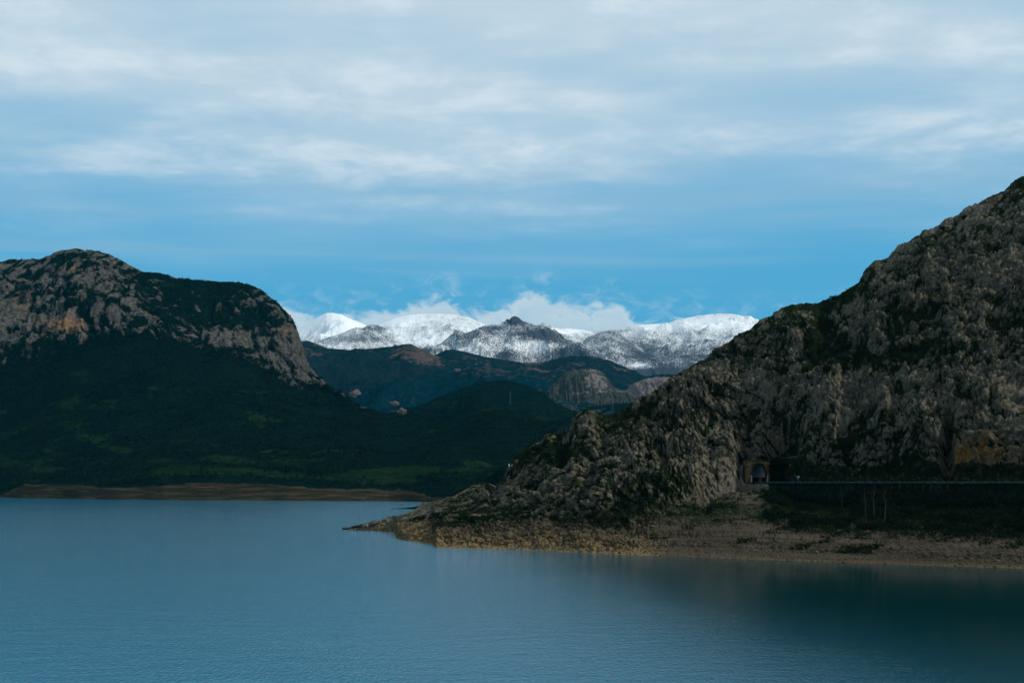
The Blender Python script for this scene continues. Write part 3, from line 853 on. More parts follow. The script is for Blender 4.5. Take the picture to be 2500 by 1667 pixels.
ridge('wooded_hill', 'dark rounded wooded hill in the centre carrying the pylon', [(860, 1060), (950, 1020), (985, 1008), (1030, 990), (1080, 968), (1130, 948), (1170, 936), (1210, 931), (1250, 933), (1290, 944), (1325, 960), (1355, 982), (1380, 1000), (1420, 1010), (1470, 1014), (1600, 1016), (1750, 1030)],
      3500, 900, 900, H3, 1075, lambda a, b, t, W: {'rock': spots(a, b, 0.30, [(1080, 985, 80, 14, .3)])}, amp=38, scale=190, seed=361, nxx=420, nyy=90)
ridge('wooded_hill', 'low green wooded rise at the foot of the grey knoll', [(1250, 1040), (1330, 1012), (1380, 1003), (1440, 994), (1500, 986), (1560, 980), (1650, 985), (1800, 1000)],
      3950, 500, 500, H3, 1060, lambda a, b, t, W: {'rock': spots(a, b, 0.30, [])}, amp=20, scale=150, seed=371, nxx=200, nyy=50)
ridge('headland', 'dark scrubby point of land behind the near rocks', [(955, 1244), (975, 1241.5), (1000, 1239), (1040, 1236), (1090, 1214), (1120, 1196), (1150, 1184), (1170, 1172), (1200, 1160), (1215, 1150), (1230, 1136), (1250, 1132), (1300, 1140), (1420, 1180), (1600, 1215)],
      1190, 34, 120, H3, 1246, lambda a, b, t, W: {'rock': spots(a, b, 0.32, [])}, amp=2.5, scale=30, seed=381, nxx=200, nyy=40, power=0.8)

# ------------------------------------------------------------------ scattered natural stuff
ICO_V, ICO_F = [], []
_p = (1 + 5 ** 0.5) / 2
ICO_V = np.array([(-1, _p, 0), (1, _p, 0), (-1, -_p, 0), (1, -_p, 0), (0, -1, _p), (0, 1, _p), (0, -1, -_p), (0, 1, -_p), (_p, 0, -1), (_p, 0, 1), (-_p, 0, -1), (-_p, 0, 1)]) / 1.902
ICO_F = np.array([(0, 11, 5), (0, 5, 1), (0, 1, 7), (0, 7, 10), (0, 10, 11), (1, 5, 9), (5, 11, 4), (11, 10, 2), (10, 7, 6), (7, 1, 8), (3, 9, 4), (3, 4, 2), (3, 2, 6), (3, 6, 8), (3, 8, 9), (4, 9, 5), (2, 4, 11), (6, 2, 10), (8, 6, 7), (9, 8, 1)])


def blobs(name, P, size, mt, jit=0.35, kind='stuff', label=None, smooth=False, sink=0.2):
    N = len(P)
    V = ICO_V[None] * (1 + rng.uniform(-jit, jit, (N, 12, 1)))
    ang = rng.uniform(0, 6.28, N)
    c, s = np.cos(ang)[:, None], np.sin(ang)[:, None]
    x = V[..., 0] * c - V[..., 1] * s
    y = V[..., 0] * s + V[..., 1] * c
    V = np.stack([x, y, V[..., 2]], -1) * size[:, None, :]
    V = V + P[:, None, :] + np.array([0, 0, 1]) * (size[:, None, 2:3] * (1 - sink) * 0.6)
    Fa = (ICO_F[None] + (np.arange(N) * 12)[:, None, None]).reshape(-1, 3)
    tone = np.repeat(rng.uniform(0, 1, N), 12)
    me = mesh_from(name, V.reshape(-1, 3), Fa, {'tone': tone}, smooth)
    return link(name, me, mt, kind=kind, label=label)


def leafy(name, P, size, mt, nt=10, label=None, leaf=0.55):
    N = len(P)
    c_ = rng.normal(size=(N, nt, 3)) * 0.45
    c_[..., 2] = np.abs(c_[..., 2]) * 1.1
    d1 = rng.normal(size=(N, nt, 3)) * leaf * 0.5
    d2 = rng.normal(size=(N, nt, 3)) * leaf * 0.5
    V = np.stack([c_ - d1, c_ + d1, c_ + d2], 2) * size[:, None, None, :] + P[:, None, None, :]
    Fa = np.arange(N * nt * 3).reshape(-1, 3)
    me = mesh_from(name, V.reshape(-1, 3), Fa, {'tone': np.repeat(rng.uniform(0, 1, N * nt), 3)}, False)
    return link(name, me, mt, kind='stuff', label=label)


def toned(name, a, b, nsc=0.5, wt=0.7):
    m, n = mat(name)
    P = n.node('ShaderNodeNewGeometry').outputs['Position']
    k = n.noise(P, nsc, 4, 0.6)
    c = n.mix(n.m('ADD', n.m('MULTIPLY', n.attr('tone'), wt), n.m('MULTIPLY', n.ss(k, 0.3, 0.7), 1 - wt)), a, b)
    finish(n, c, 0.95, k, 0.3, 0.6)
    return m


M_scrub = toned('dark_scrub', (0.002, 0.008, 0.006), (0.006, 0.016, 0.010))
M_bare = toned('bare_wood_crowns', (0.001, 0.005, 0.004), (0.009, 0.020, 0.014), 0.010, 0.25)
M_stone = toned('loose_stone', (0.03, 0.026, 0.02), (0.15, 0.12, 0.08))
M_tuft = toned('grass_tufts', (0.003, 0.009, 0.005), (0.013, 0.023, 0.009))

# scrub on the left mountain
c = np.where((LKF > 4.85) & (LKF < 7.15) & (LPX > -40) & (LPX < 880) & (LVEG + 0.35 * rng.normal(size=len(LVEG)) * 0.25 > 0.52))[0]
c = rng.choice(c, min(len(c), 14000), replace=False)
s = rng.uniform(1.2, 3.2, len(c))
leafy('mountain_scrub', LW[c], np.stack([s, s, s * rng.uniform(0.7, 1.0, len(c))], -1), M_scrub, 12, label='dark evergreen scrub dotted over the left mountain')
# woods across the lake
gflat = green + 0.25 * rng.normal(size=len(green))
c = np.where((LKF > 2.1) & (LKF < 5.1) & (LPX > -40) & (LPX < 1450) & (gflat < 0.50))[0]
c = rng.choice(c, 26000, replace=False)
s = rng.uniform(1.6, 3.8, len(c)) * np.where(LPX[c] > 930, 0.6, 1.0)
leafy('lakeside_woods', LW[c], np.stack([s, s, s * rng.uniform(0.9, 1.6, len(c))], -1), M_bare, 12, label='leafless grey green woods on the slope across the lake')
for key, cnt_, sz_ in (('wooded_hill', 4200, 3.6),):
    for kk_ in [k for k in RG if k.startswith(key)]:
        Wh, hx, hy = RG[kk_]
        nz_ = fbm(Wh / 130, 3, 0.6, 44)
        cc_ = np.where((nz_ > -0.12) & (hx > 850) & (hx < 1800))[0]
        cc_ = cc_[rng.integers(0, len(cc_), cnt_)]
        jit_ = rng.normal(size=(len(cc_), 3)) * (9, 9, 0.0)
        s = rng.uniform(0.5, 1.1, len(cc_)) * sz_
        leafy('hillside_woods', Wh[cc_] + jit_, np.stack([s, s, s], -1), M_bare, 7, label='dark woods roughening the rounded hill in the middle distance')
# stones on the near bank, tufts on the crags
Wr = RW.reshape(-1, 3)
_rel = Wr - TC
clear = ~((np.abs(_rel @ TT) < 5.6) & (_rel @ TN > -36) & (_rel @ TN < 6) & (Wr[:, 2] < zr + 9))
c = np.where((RKF > 1.02) & (RKF < 2.7) & (RPX > 860) & (RPX < 2540))[0]
c = rng.choice(c, 15000, replace=False)
s = rng.gamma(1.2, 0.06, len(c)) + 0.06
blobs('shore_stones', Wr[c], np.stack([s * 1.2, s, s * 0.7], -1), M_stone, jit=0.4, label='loose stones and rubble covering the near bank')
c = np.where(clear & (RKF > 3.2) & (RKF < 8.02) & (RPX > 1080) & (RPX < 2540) & (RVEG > 0.55))[0]
c = rng.choice(c, 11000, replace=False)
s = rng.uniform(0.18, 0.55, len(c))
leafy('crag_tufts', Wr[c], np.stack([s * 1.5, s, s * 0.9], -1), M_tuft, 8, label='tufts of heath growing in the gullies of the near crags')
ug = fbm(Wr * np.array([1 / 14, 1 / 9, 1 / 5]), 3, 0.6, 66)
thr = np.where(RPX > 1880 + 60 * fbm(Wr / 9, 3, 0.6, 67), 0.35 - 1.15 * sst(RKF, 1.85, 2.55), 0.45 - 0.5 * sst(RKF, 1.9, 3.1))
c = np.where(clear & (RKF > 1.5) & (RKF < 3.4) & (RPX > 1000) & (RPX < 2540) & ((RPX > 1870) | (RPY > 1185)) & ((RKF < 2.98) | (RPX < 1700)) & (ug > thr))[0]
c = rng.choice(c, min(len(c), 9000), replace=False)
s = rng.uniform(0.2, 1.0, len(c))
leafy('bank_undergrowth', Wr[c], np.stack([s, s, s * rng.uniform(0.6, 1.5, len(c))], -1), M_tuft, 14, leaf=0.4, label='dark undergrowth on the bank below the road')

# ------------------------------------------------------------------ road, wall, guard rail
M_asph = plain('asphalt', (0.05, 0.05, 0.052), 0.9, 0, 1.5)
M_wall = plain('mossy_wall', (0.007, 0.011, 0.007), 0.95, 0, 0.9, 0.8)
M_wall2 = plain('weathered_pilaster', (0.028, 0.032, 0.018), 0.95, 0, 1.2, 0.4)
M_rail = plain('galvanised_rail', (0.055, 0.12, 0.145), 0.6, 0.3, 0.7, 0.3)
M_post = plain('galvanised_post', (0.16, 0.2, 0.22), 0.5, 0.5)
rp = np.linspace(1838, 3000, 160)
Do = I(rp, ROAD)


def strip(name, a, b, mt, **kw):
    n_ = len(a)
    V = np.concatenate([a, b])
    Fa = np.array([(i, i + 1, n_ + i + 1, n_ + i) for i in range(n_ - 1)])
    return link(name, mesh_from(name, V, Fa, smooth=False), mt, **kw)


def at_d(pxs, D, z):
    return np.stack([D * (pxs - 1250) / F, D, np.full_like(D, z)], -1)


strip('road', at_d(rp, Do + 0.6, zr + 0.05), at_d(rp, Do + 9.6, zr + 0.05), M_asph, kind='structure', label='narrow lakeside road leading into the tunnel')
edge_pts = at_d(rp, Do + 0.35, zr)
seg = np.linalg.norm(np.diff(edge_pts, axis=0), axis=1)
cum = np.concatenate([[0], np.cumsum(seg)])


def along(sv, off=0.0, z=0.0):
    p = np.array([np.interp(sv, cum, edge_pts[:, k]) for k in range(3)])
    q = np.array([np.interp(sv + 0.5, cum, edge_pts[:, k]) for k in range(3)])
    t = q - p
    t /= np.linalg.norm(t) + 1e-9
    nn = np.array([-t[1], t[0], 0])            # towards the mountain
    return p + nn * off + np.array([0, 0, z]), t, nn


rail_len = min(cum[-1] - 2, 190.0)
gr = link('guard_rail', None, None, label='long pale metal guard rail edging the lakeside road', cat='guard rail', loc=tuple(edge_pts[0]))


def sweep(name, prof, s0, s1, step, mt, parent, off=0.0):
    R = []
    sv = s0
    while sv <= s1 + 1e-6:
        p, t, nn = along(sv)
        R.append([p + nn * (o + off) + np.array([0, 0, z]) - edge_pts[0] * (parent is not None) for o, z in prof])
        sv += step
    R = np.array(R)
    m_, k_ = R.shape[:2]
    Fa = [(i * k_ + j, (i + 1) * k_ + j, (i + 1) * k_ + (j + 1) % k_, i * k_ + (j + 1) % k_) for i in range(m_ - 1) for j in range(k_)]
    me = mesh_from(name, R.reshape(-1, 3), np.array(Fa), smooth=False)
    return link(name, me, mt, parent=parent)


sweep('rail', [(0, 0.46), (-0.08, 0.51), (0, 0.58), (0, 0.61), (-0.08, 0.67), (0, 0.74), (0.03, 0.74), (0.03, 0.46)], 1.0, rail_len, 2.0, M_rail, gr)
pm = box_mesh('post', (-0.06, 0.06, 0.04, 0.16, 0, 0.74))
sv = 1.5
while sv < rail_len:
    p, t, nn = along(sv)
    o = link('post', pm, M_post, parent=gr)
    o.location = Vector(p - edge_pts[0])
    o.rotation_euler.z = math.atan2(t[1], t[0])
    sv += 4.0
# stone retaining wall under the road edge
s_w0 = float(np.interp(1900, rp, cum))
wl = link('retaining_wall', None, None, label='long dark mossy retaining wall carrying the road above the bank', cat='wall', loc=tuple(edge_pts[0]))
R = []
for sv in np.arange(s_w0, rail_len + 20, 2.5):
    p, t, nn = along(sv, -0.95)
    pxx = 1250 + F * p[0] / p[1]
    yb = float(np.interp(pxx, [1885, 1950, 2100, 2500, 3600], [1186, 1222, 1236, 1241, 1258]))
    zb = H + p[1] * (HOR - yb) / F - 1.6
    q = p + nn * 1.2
    R.append([np.array([p[0], p[1], zb]) - nn * 0.5, np.array([p[0], p[1], zr - 0.12]), np.array([q[0], q[1], zr - 0.12]), np.array([q[0], q[1], zb])])
R = np.array(R) - edge_pts[0]
k_ = 4
Fa = [(i * k_ + j, (i + 1) * k_ + j, (i + 1) * k_ + (j + 1) % k_, i * k_ + (j + 1) % k_) for i in range(len(R) - 1) for j in range(k_)]
link('wall_face', mesh_from('wall_face', R.reshape(-1, 3), np.array(Fa), smooth=False), M_wall, parent=wl)
sweep('coping', [(-1.1, -0.1), (0.4, -0.1), (0.4, 0.08), (-1.1, 0.08)], s_w0, rail_len + 18, 2.5, plain('coping_stone', (0.009, 0.011, 0.008)), wl)
pil = box_mesh('pilaster', (-0.22, 0.22, -0.25, 0.35, -3.6, -0.12))
for q in np.linspace(2183, 2318, 8):
    p, t, nn = along(float(np.interp(q, rp, cum)), -1.02)
    o = link('pilaster', pil, M_wall2, parent=wl)
    o.location = Vector(p - edge_pts[0])
    o.rotation_euler.z = math.atan2(t[1], t[0])
    o.scale.z = random.uniform(0.5, 1.1)

iv = []
for k in range(5200):
    sv_ = s_w0 + (rail_len + 15 - s_w0) * random.random()
    p, t, nn = along(sv_, -1.15)
    z_ = zr + 0.1 - 7.5 * random.random() ** 1.6
    if vnoise(np.array([[sv_ / 7, z_ / 2.5, 3.0]]), 5)[0] >-0.5:
        iv.append((p[0], p[1], z_))
iv = np.array(iv)
s = rng.uniform(0.15, 0.6, len(iv))
leafy('wall_ivy', iv, np.stack([s, s * 0.6, s], -1), M_tuft, 10, leaf=0.45, label='dark ivy and scrub growing over the retaining wall')

# ------------------------------------------------------------------ tunnel portal
m, n = mat('portal_stone')
tcn = n.node('ShaderNodeTexCoord').outputs['Object']
sx = n.node('ShaderNodeSeparateXYZ', {0: tcn})
br = n.node('ShaderNodeTexBrick', {'Vector': n.xyz(sx.outputs[0], sx.outputs[2], 0.0), 'Color1': (0.30, 0.18, 0.08, 1), 'Color2': (0.20, 0.12, 0.055, 1),
                                   'Mortar': (0.04, 0.028, 0.016, 1), 'Scale': 1.0, 'Mortar Size': 0.03, 'Brick Width': 0.8, 'Row Height': 0.42})
nn_ = n.noise(tcn, 0.6, 5, 0.65)
cc = n.mix(n.ss(nn_, 0.35, 0.7), br.outputs[0], (0.05, 0.04, 0.025))
finish(n, cc, 0.9, n.m('ADD', br.outputs[1], nn_), 0.05, 0.8)
M_portal = m
M_ring = plain('arch_stone', (0.035, 0.032, 0.024), 0.9, 0, 1.5)
M_vault = plain('pale_vault', (0.30, 0.35, 0.35), 0.7, 0, 0.15, 0.12)
M_dark = plain('sooty_wall', (0.012, 0.012, 0.01), 0.95)  # near-black lower walls and end cap of the bore
M_copg = plain('portal_coping', (0.06, 0.07, 0.045), 0.95)
pt = link('tunnel_portal', None, None, label='brown masonry tunnel portal with a tall arch at the end of the road', cat='tunnel portal', loc=tuple(TC))
pt.rotation_euler.z = math.atan2(TT[1], TT[0])
hw, hs, ht, PW, PH = 3.1, 3.4, 7.5, 5.0, 8.5
arch, outer = [], []
for z in (0, 1.2, 2.4, 3.4):
    arch.append((-hw, z)); outer.append((-PW, z))
na = 20
for i in range(1, na):
    a = math.pi - math.pi * i / na
    arch.append((hw * math.cos(a), hs + (ht - hs) * math.sin(a)))
    ex, ez = math.cos(a), math.sin(a)
    kx = PW / abs(ex) if abs(ex) > 1e-6 else 1e9
    kz = (PH - hs) / abs(ez)
    kk = min(kx, kz)
    outer.append((kk * ex, hs + kk * ez))
for z in (3.4, 2.4, 1.2, 0):
    arch.append((hw, z)); outer.append((PW, z))
j = min(range(len(outer)), key=lambda i: (outer[i][0] + PW) ** 2 + (outer[i][1] - PH) ** 2); outer[j] = (-PW, PH)
j = min(range(len(outer)), key=lambda i: (outer[i][0] - PW) ** 2 + (outer[i][1] - PH) ** 2); outer[j] = (PW, PH)


def ring(name, A, Bo, y0, y1, mt, parent):
    k = len(A)
    V = [(x, y0, z) for x, z in A] + [(x, y0, z) for x, z in Bo] + [(x, y1, z) for x, z in A] + [(x, y1, z) for x, z in Bo]
    Fa = []
    for i in range(k - 1):
        Fa += [(i, i + 1, k + i + 1, k + i), (2 * k + i, 3 * k + i, 3 * k + i + 1, 2 * k + i + 1), (i, 2 * k + i, 2 * k + i + 1, i + 1), (k + i, k + i + 1, 3 * k + i + 1, 3 * k + i)]
    Fa += [(0, k, 3 * k, 2 * k), (k - 1, 3 * k - 1, 4 * k - 1, 2 * k - 1)]
    return link(name, mesh_from(name, np.array(V), np.array(Fa), smooth=False), mt, parent=parent)


ring('masonry_face', arch, outer, 0.0, 3.5, M_portal, pt)
inner = [(x * 0.93, z * 0.985 if z > 3.4 else z) for x, z in arch]
ring_o = [(x * 1.13, (hs + (z - hs) * 1.12) if z > 3.4 else z) for x, z in arch]
ring('arch_ring', inner, ring_o, -0.12, 0.5, M_ring, pt)
link('coping', box_mesh('coping', (-PW - 0.25, PW + 0.25, -0.25, 3.6, PH + 0.003, PH + 0.35)), M_copg, parent=pt)


def tube(name, A, lens, mt):
    R = []
    for y, dx in lens:
        R.append([(x + dx, y, z) for x, z in A])
    R = np.array(R)
    m_, k_ = R.shape[:2]
    Fa = [(i * k_ + jj, (i + 1) * k_ + jj, (i + 1) * k_ + jj + 1, i * k_ + jj + 1) for i in range(m_ - 1) for jj in range(k_ - 1)]
    return link(name, mesh_from(name, R.reshape(-1, 3), np.array(Fa), smooth=True), mt, parent=pt)


lens = [(0.3, 0), (4, 0), (8, -0.15), (12, -0.5), (16, -1.1), (20, -1.9), (24, -2.9), (28, -4.1)]
up_ = [(x * 0.99, z) for x, z in arch if z >= 2.4]
lo1 = [(-hw * 0.985, 0.0), (-hw * 0.985, 2.45)]
lo2 = [(hw * 0.985, 2.45), (hw * 0.985, 0.0)]
tube('vault_lining', up_, lens, M_vault)
tube('side_wall', lo1, lens, M_dark)
tube('side_wall', lo2, lens, M_dark)
link('tunnel_road', box_mesh('tunnel_road', (-3.0, 3.0, 0.2, 30, -0.2, 0.04)), M_asph, parent=pt)
link('tunnel_end', box_mesh('tunnel_end', (-7.5, 2.0, 28.0, 28.4, 0, 8)), M_dark, parent=pt)
link('equipment_cabinet', box_mesh('equipment_cabinet', (2.0, 2.9, 2.2, 3.2, 0.05, 2.2)), plain('brown_cabinet', (0.14, 0.075, 0.02)), parent=pt)
M_white = plain('white_paint', (0.75, 0.78, 0.78), 0.6, 0, 5, 0.08)
M_black = plain('black_paint', (0.012, 0.012, 0.014), 0.6)
for sx_, lb in ((-1, 'left'), (1, 'right')):
    hm = link('hazard_marker', None, None, label='black and white striped hazard board at the %s foot of the tunnel arch' % lb, cat='sign', group='striped boards beside the tunnel mouth')
    loc = TC + TT * sx_ * 3.55 + TN * 0.35
    hm.location = loc
    hm.rotation_euler.z = math.atan2(TT[1], TT[0])
    link('board', box_mesh('board', (-0.27, 0.27, 0, 0.06, 0.5, 3.1)), M_black, parent=hm)
    for k in range(5):
        z0 = 0.62 + k * 0.5
        s_ = -sx_
        V = []
        for y in (-0.03, -0.004):
            V += [(-0.25, y, z0 + (0.0 if s_ < 0 else 0.22)), (0.25, y, z0 + (0.22 if s_ < 0 else 0.0)), (0.25, y, z0 + 0.24 + (0.22 if s_ < 0 else 0.0)), (-0.25, y, z0 + 0.24 + (0.0 if s_ < 0 else 0.22))]
        _, Fb = box_vf(0, 1, 0, 1, 0, 1)
        link('stripe', mesh_from('stripe', np.array(V), np.array(Fb), smooth=False), M_white, parent=hm)
p, t, nn = along(float(np.interp(1944, rp, cum)), 0.9)
sg = link('road_sign', None, None, label='small pale blue road sign on a thin post behind the guard rail', cat='sign', loc=tuple(p))
link('pole', box_mesh('pole', (-0.06, 0.06, -0.06, 0.06, 0, 2.9)), M_post, parent=sg)
link('sign_panel', box_mesh('sign_panel', (-0.42, 0.42, -0.10, -0.065, 2.0, 2.9)), plain('sign_blue', (0.22, 0.34, 0.42), 0.5), parent=sg)

# ------------------------------------------------------------------ plants one can tell apart
M_bark = plain('pale_bark', (0.05, 0.05, 0.038), 0.9)
M_twig = plain('twig', (0.022, 0.026, 0.016), 0.9)
M_leaf = toned('bush_leaf', (0.003, 0.010, 0.006), (0.011, 0.020, 0.010))


def rods(name, segs, sides=4):
    V, Fa = [], []
    for (a, b, ra, rb) in segs:
        a = np.array(a, float); b = np.array(b, float)
        d = b - a
        d /= np.linalg.norm(d) + 1e-9
        u_ = np.cross(d, (0.3, 0.9, 0.1)); u_ /= np.linalg.norm(u_) + 1e-9
        v_ = np.cross(d, u_)
        n0 = len(V)
        for c_, r_ in ((a, ra), (b, rb)):
            for k in range(sides):
                an = 2 * math.pi * k / sides
                V.append(c_ + r_ * (math.cos(an) * u_ + math.sin(an) * v_))
        for k in range(sides):
            Fa.append((n0 + k, n0 + (k + 1) % sides, n0 + sides + (k + 1) % sides, n0 + sides + k))
    return mesh_from(name, np.array(V), np.array(Fa))


def bare_tree_meshes(h, seed, spread=0.22, nb=26):
    r = random.Random(seed)
    tr, br = [], []
    pt_ = [(0, 0, 0)]
    for k in range(1, 7):
        pt_.append((pt_[-1][0] + r.uniform(-.03, .03) * h, pt_[-1][1] + r.uniform(-.03, .03) * h, h * k / 6))
    for k in range(6):
        tr.append((pt_[k], pt_[k + 1], 0.016 * h * (1 - k / 6.6), 0.016 * h * (1 - (k + 1) / 6.6)))
    for k in range(nb):
        f_ = r.uniform(0.25, 0.97)
        i_ = min(5, int(f_ * 6)); g_ = f_ * 6 - i_
        a = tuple(pt_[i_][c_] * (1 - g_) + pt_[i_ + 1][c_] * g_ for c_ in range(3))
        an = r.uniform(0, 6.28); ln = h * spread * (1.15 - f_) * r.uniform(0.6, 1.3)
        b_ = (a[0] + math.cos(an) * ln, a[1] + math.sin(an) * ln, a[2] + ln * r.uniform(0.8, 1.7))
        br.append((a, b_, 0.004 * h, 0.0015 * h))
        for q in range(4):
            f2_ = r.uniform(0.3, 1)
            c_ = tuple(a[i] * (1 - f2_) + b_[i] * f2_ for i in range(3))
            l2 = ln * r.uniform(0.25, 0.5); an2 = r.uniform(0, 6.28)
            br.append((c_, (c_[0] + math.cos(an2) * l2, c_[1] + math.sin(an2) * l2, c_[2] + l2 * r.uniform(.6, 1.6)), 0.002 * h, 0.001 * h))
    return rods('trunk', tr, 6), rods('branches', br, 3)


for i, (qx, qy, hh, lb) in enumerate([(2113, 1262, 10.5, 'thin leafless tree leaning up from the bank, leftmost of the bare stems'),
                                      (2135, 1266, 12, 'tall thin leafless tree in the middle of the bare stems below the road'),
                                      (2160, 1268, 11, 'pale stemmed leafless tree, rightmost of the trio below the road'),
                                      (2055, 1240, 9, 'slender leafless tree rising past the guard rail left of the trio'),
                                      (1340, 1240, 9, 'small leafless tree at the foot of the left crag'),
                                      (1198, 1250, 7, 'low leafless tree on the near promontory')]):
    tm, bm_ = bare_tree_meshes(hh, i + 3)
    P0 = pick(Wr, qx, qy, RPX, RPY, (1.5, 4), RKF)
    o = link('bare_tree', None, None, label=lb, cat='tree', group='leafless trees on the near bank', loc=tuple(P0 - np.array([0, 0, 0.3])))
    link('trunk', tm, M_bark, parent=o); link('branches', bm_, M_twig, parent=o)
tm, bm_ = bare_tree_meshes(17, 40, 0.12, 40)
M_pop = plain('poplar_twig', (0.085, 0.06, 0.035), 0.9)
pl = ['leftmost', 'second from the left', 'third from the left', 'fourth from the left', 'fifth from the left', 'rightmost']
for i in range(6):
    P0 = pick(LW, 1366 + i * 6 + (2 if i > 2 else 0), 1062, LPX, LPY, (1, 6.5), LKF)
    o = link('bare_poplar', None, None, label='slim brown leafless poplar, %s of the row by the rock tower' % pl[i], cat='tree', group='row of bare poplars across the lake', loc=tuple(P0 + np.array([rng.uniform(-2, 2), 0, -1])))
    o.scale = (1, 1, random.uniform(0.85, 1.1)); o.rotation_euler.z = i * 1.3
    link('trunk', tm, M_pop, parent=o); link('branches', bm_, M_pop, parent=o)


def bush_meshes(seed, nleaf=420, flat=0.75):
    r = np.random.default_rng(seed)
    cl_ = r.normal(size=(9, 3)) * (0.42, 0.42, 0.25) + (0, 0, 0.5)
    c_ = cl_[r.integers(0, 9, nleaf)] + r.normal(size=(nleaf, 3)) * 0.20
    c_[:, 2] = np.abs(c_[:, 2]) * flat
    d1 = r.normal(size=(nleaf, 3)) * 0.085
    d2 = r.normal(size=(nleaf, 3)) * 0.085
    V = np.stack([c_ - d1, c_ + d1, c_ + d2], 1).reshape(-1, 3)
    Fa = np.arange(nleaf * 3).reshape(-1, 3)
    cm = mesh_from('crown', V, Fa, {'tone': np.repeat(r.uniform(0, 1, nleaf), 3)}, False)
    st = [((0, 0, -0.2), tuple(q), 0.035, 0.012) for q in cl_]
    return cm, rods('stems', st, 4)


bms = [bush_meshes(k) for k in range(4)]


def bush(P0, sc_, lb, grp, k, kz=1.0):
    cm, sm = bms[k % 4]
    o = link('shrub', None, None, label=lb, cat='shrub', group=grp, loc=tuple(P0))
    o.scale = (sc_, sc_, sc_ * kz)
    o.rotation_euler.z = k * 1.7
    link('crown', cm, M_leaf, parent=o)
    link('stems', sm, M_twig, parent=o)


for k, (qx, qy, sc_, lb) in enumerate([(2034, 726, 1.9, 'round dark bush alone on the lower skyline of the right mountain'), (2301, 556, 1.9, 'tall dark bush standing on the steep skyline of the right mountain'),
                                       (2352, 525, 1.3, 'small dark bush highest on the skyline of the right mountain'), (1635, 992, 1.2, 'round dark bush in a rock hollow on the middle crags'),
                                       (1735, 1038, 1.4, 'dark bush above the tunnel cliffs in a grassy hollow'), (1885, 1165, 1.6, 'dark ivy like bush clinging beside the tunnel portal')]):
    P0 = pick(Wr, qx, qy + 4, RPX, RPY, (4, 8.01), RKF)
    bush(P0, sc_, lb, None, k)
cand = np.where((RKF > 2.3) & (RKF < 2.98) & (RPX > 1870) & (RPX < 2530))[0]
for k, ci in enumerate(rng.choice(cand, 120, replace=False)):
    bush(Wr[ci] - np.array([0, 0, 0.15]), rng.uniform(1.2, 3.2), 'dark scrubby bush on the bank beneath the retaining wall', 'bushes below the retaining wall', k, 1.1)
cand = np.where((RKF > 2.0) & (RKF < 3.6) & (RPX > 1030) & (RPX < 1560) & (RPY < 1275))[0]
for k, ci in enumerate(rng.choice(cand, 60, replace=False)):
    bush(Wr[ci] - np.array([0, 0, 0.15]), rng.uniform(1.0, 2.0), 'dark leafless looking bush at the foot of the promontory crags', 'bushes at the foot of the promontory crags', k)
HW, HPX, HPY = RG[[k for k in RG if k.startswith('headland')][0]]
cand = np.where((HPX > 1000) & (HPX < 1300) & (HW[:, 1] < 1188) & (HPX > 1045))[0]
for k, ci in enumerate(rng.choice(cand, 60, replace=False)):
    bush(HW[ci] - np.array([0, 0, 0.2]), rng.uniform(2.0, 3.6), 'dark bush on the scrubby headland behind the near rocks', 'bushes on the headland', k)

# small white marker and conifers on the headland
P0 = pick(HW, 1238, 1133, HPX, HPY)
wm = link('white_marker', None, None, label='tiny white pillar marker on the headland left of the crags', cat='marker', loc=tuple(P0 - np.array([0, 0, 0.3])))
link('shaft', box_mesh('shaft', (-0.35, 0.35, -0.35, 0.35, 0, 1.6)), M_white, parent=wm)
link('cap', box_mesh('cap', (-0.22, 0.22, -0.22, 0.22, 1.6, 2.3)), M_white, parent=wm)


def cone_tree(h, seed):
    r = np.random.default_rng(seed)
    nl = 260
    z = r.uniform(0.12, 1, nl)
    rad = (1 - z) * 0.24 * r.uniform(0.4, 1, nl) ** 0.5
    an = r.uniform(0, 6.28, nl)
    c_ = np.stack([rad * np.cos(an), rad * np.sin(an), z], -1) * h
    d1 = r.normal(size=(nl, 3)) * 0.04 * h
    d2 = r.normal(size=(nl, 3)) * 0.04 * h
    cm = mesh_from('crown', np.stack([c_ - d1, c_ + d1, c_ + d2], 1).reshape(-1, 3), np.arange(nl * 3).reshape(-1, 3), {'tone': np.repeat(r.uniform(0, 1, nl), 3)}, False)
    return cm, rods('trunk', [((0, 0, -0.3), (0, 0, h * 0.9), 0.02 * h, 0.005 * h)], 5)


cm, sm = cone_tree(3.2, 5)
for i, q in enumerate((1246, 1252, 1258, 1264)):
    P0 = pick(HW, q, 1134, HPX, HPY)
    o = link('conifer', None, None, label='small dark conifer, %s of four beside the white marker' % ('nearest', 'second nearest', 'third nearest', 'farthest')[i], cat='tree', group='small conifers on the headland', loc=tuple(P0))
    o.scale = (1, 1, random.uniform(0.8, 1.15))
    link('crown', cm, M_leaf, parent=o); link('trunk', sm, M_twig, parent=o)

# ------------------------------------------------------------------ boulders and pale outcrops


def crag_mesh(name, size, seed, sub=4):
    import bmesh
    bm = bmesh.new()
    bmesh.ops.create_icosphere(bm, subdivisions=sub, radius=1.0)
    V = np.array([v.co[:] for v in bm.verts])
    Fa = np.array([[v.index for v in f.verts] for f in bm.faces])
    bm.free()
    a, b_, i_ = worley(V * 1.6 + seed, seed)
    c_, d_, e_ = worley(V * 4.1 + seed, seed + 3)
    r = 1 + (i_ - .5) * 0.45 + (sst(b_ - a, 0, .3) - 1) * 0.25 + (e_ - .5) * 0.16 + (sst(d_ - c_, 0, .3) - 1) * 0.08
    V = V * r[:, None] * np.array(size)
    at = {k: np.zeros(len(V)) for k in ('veg', 'stain', 'bank')}
    at['veg'] -= 0.5
    return mesh_from(name, V, Fa, at, False)


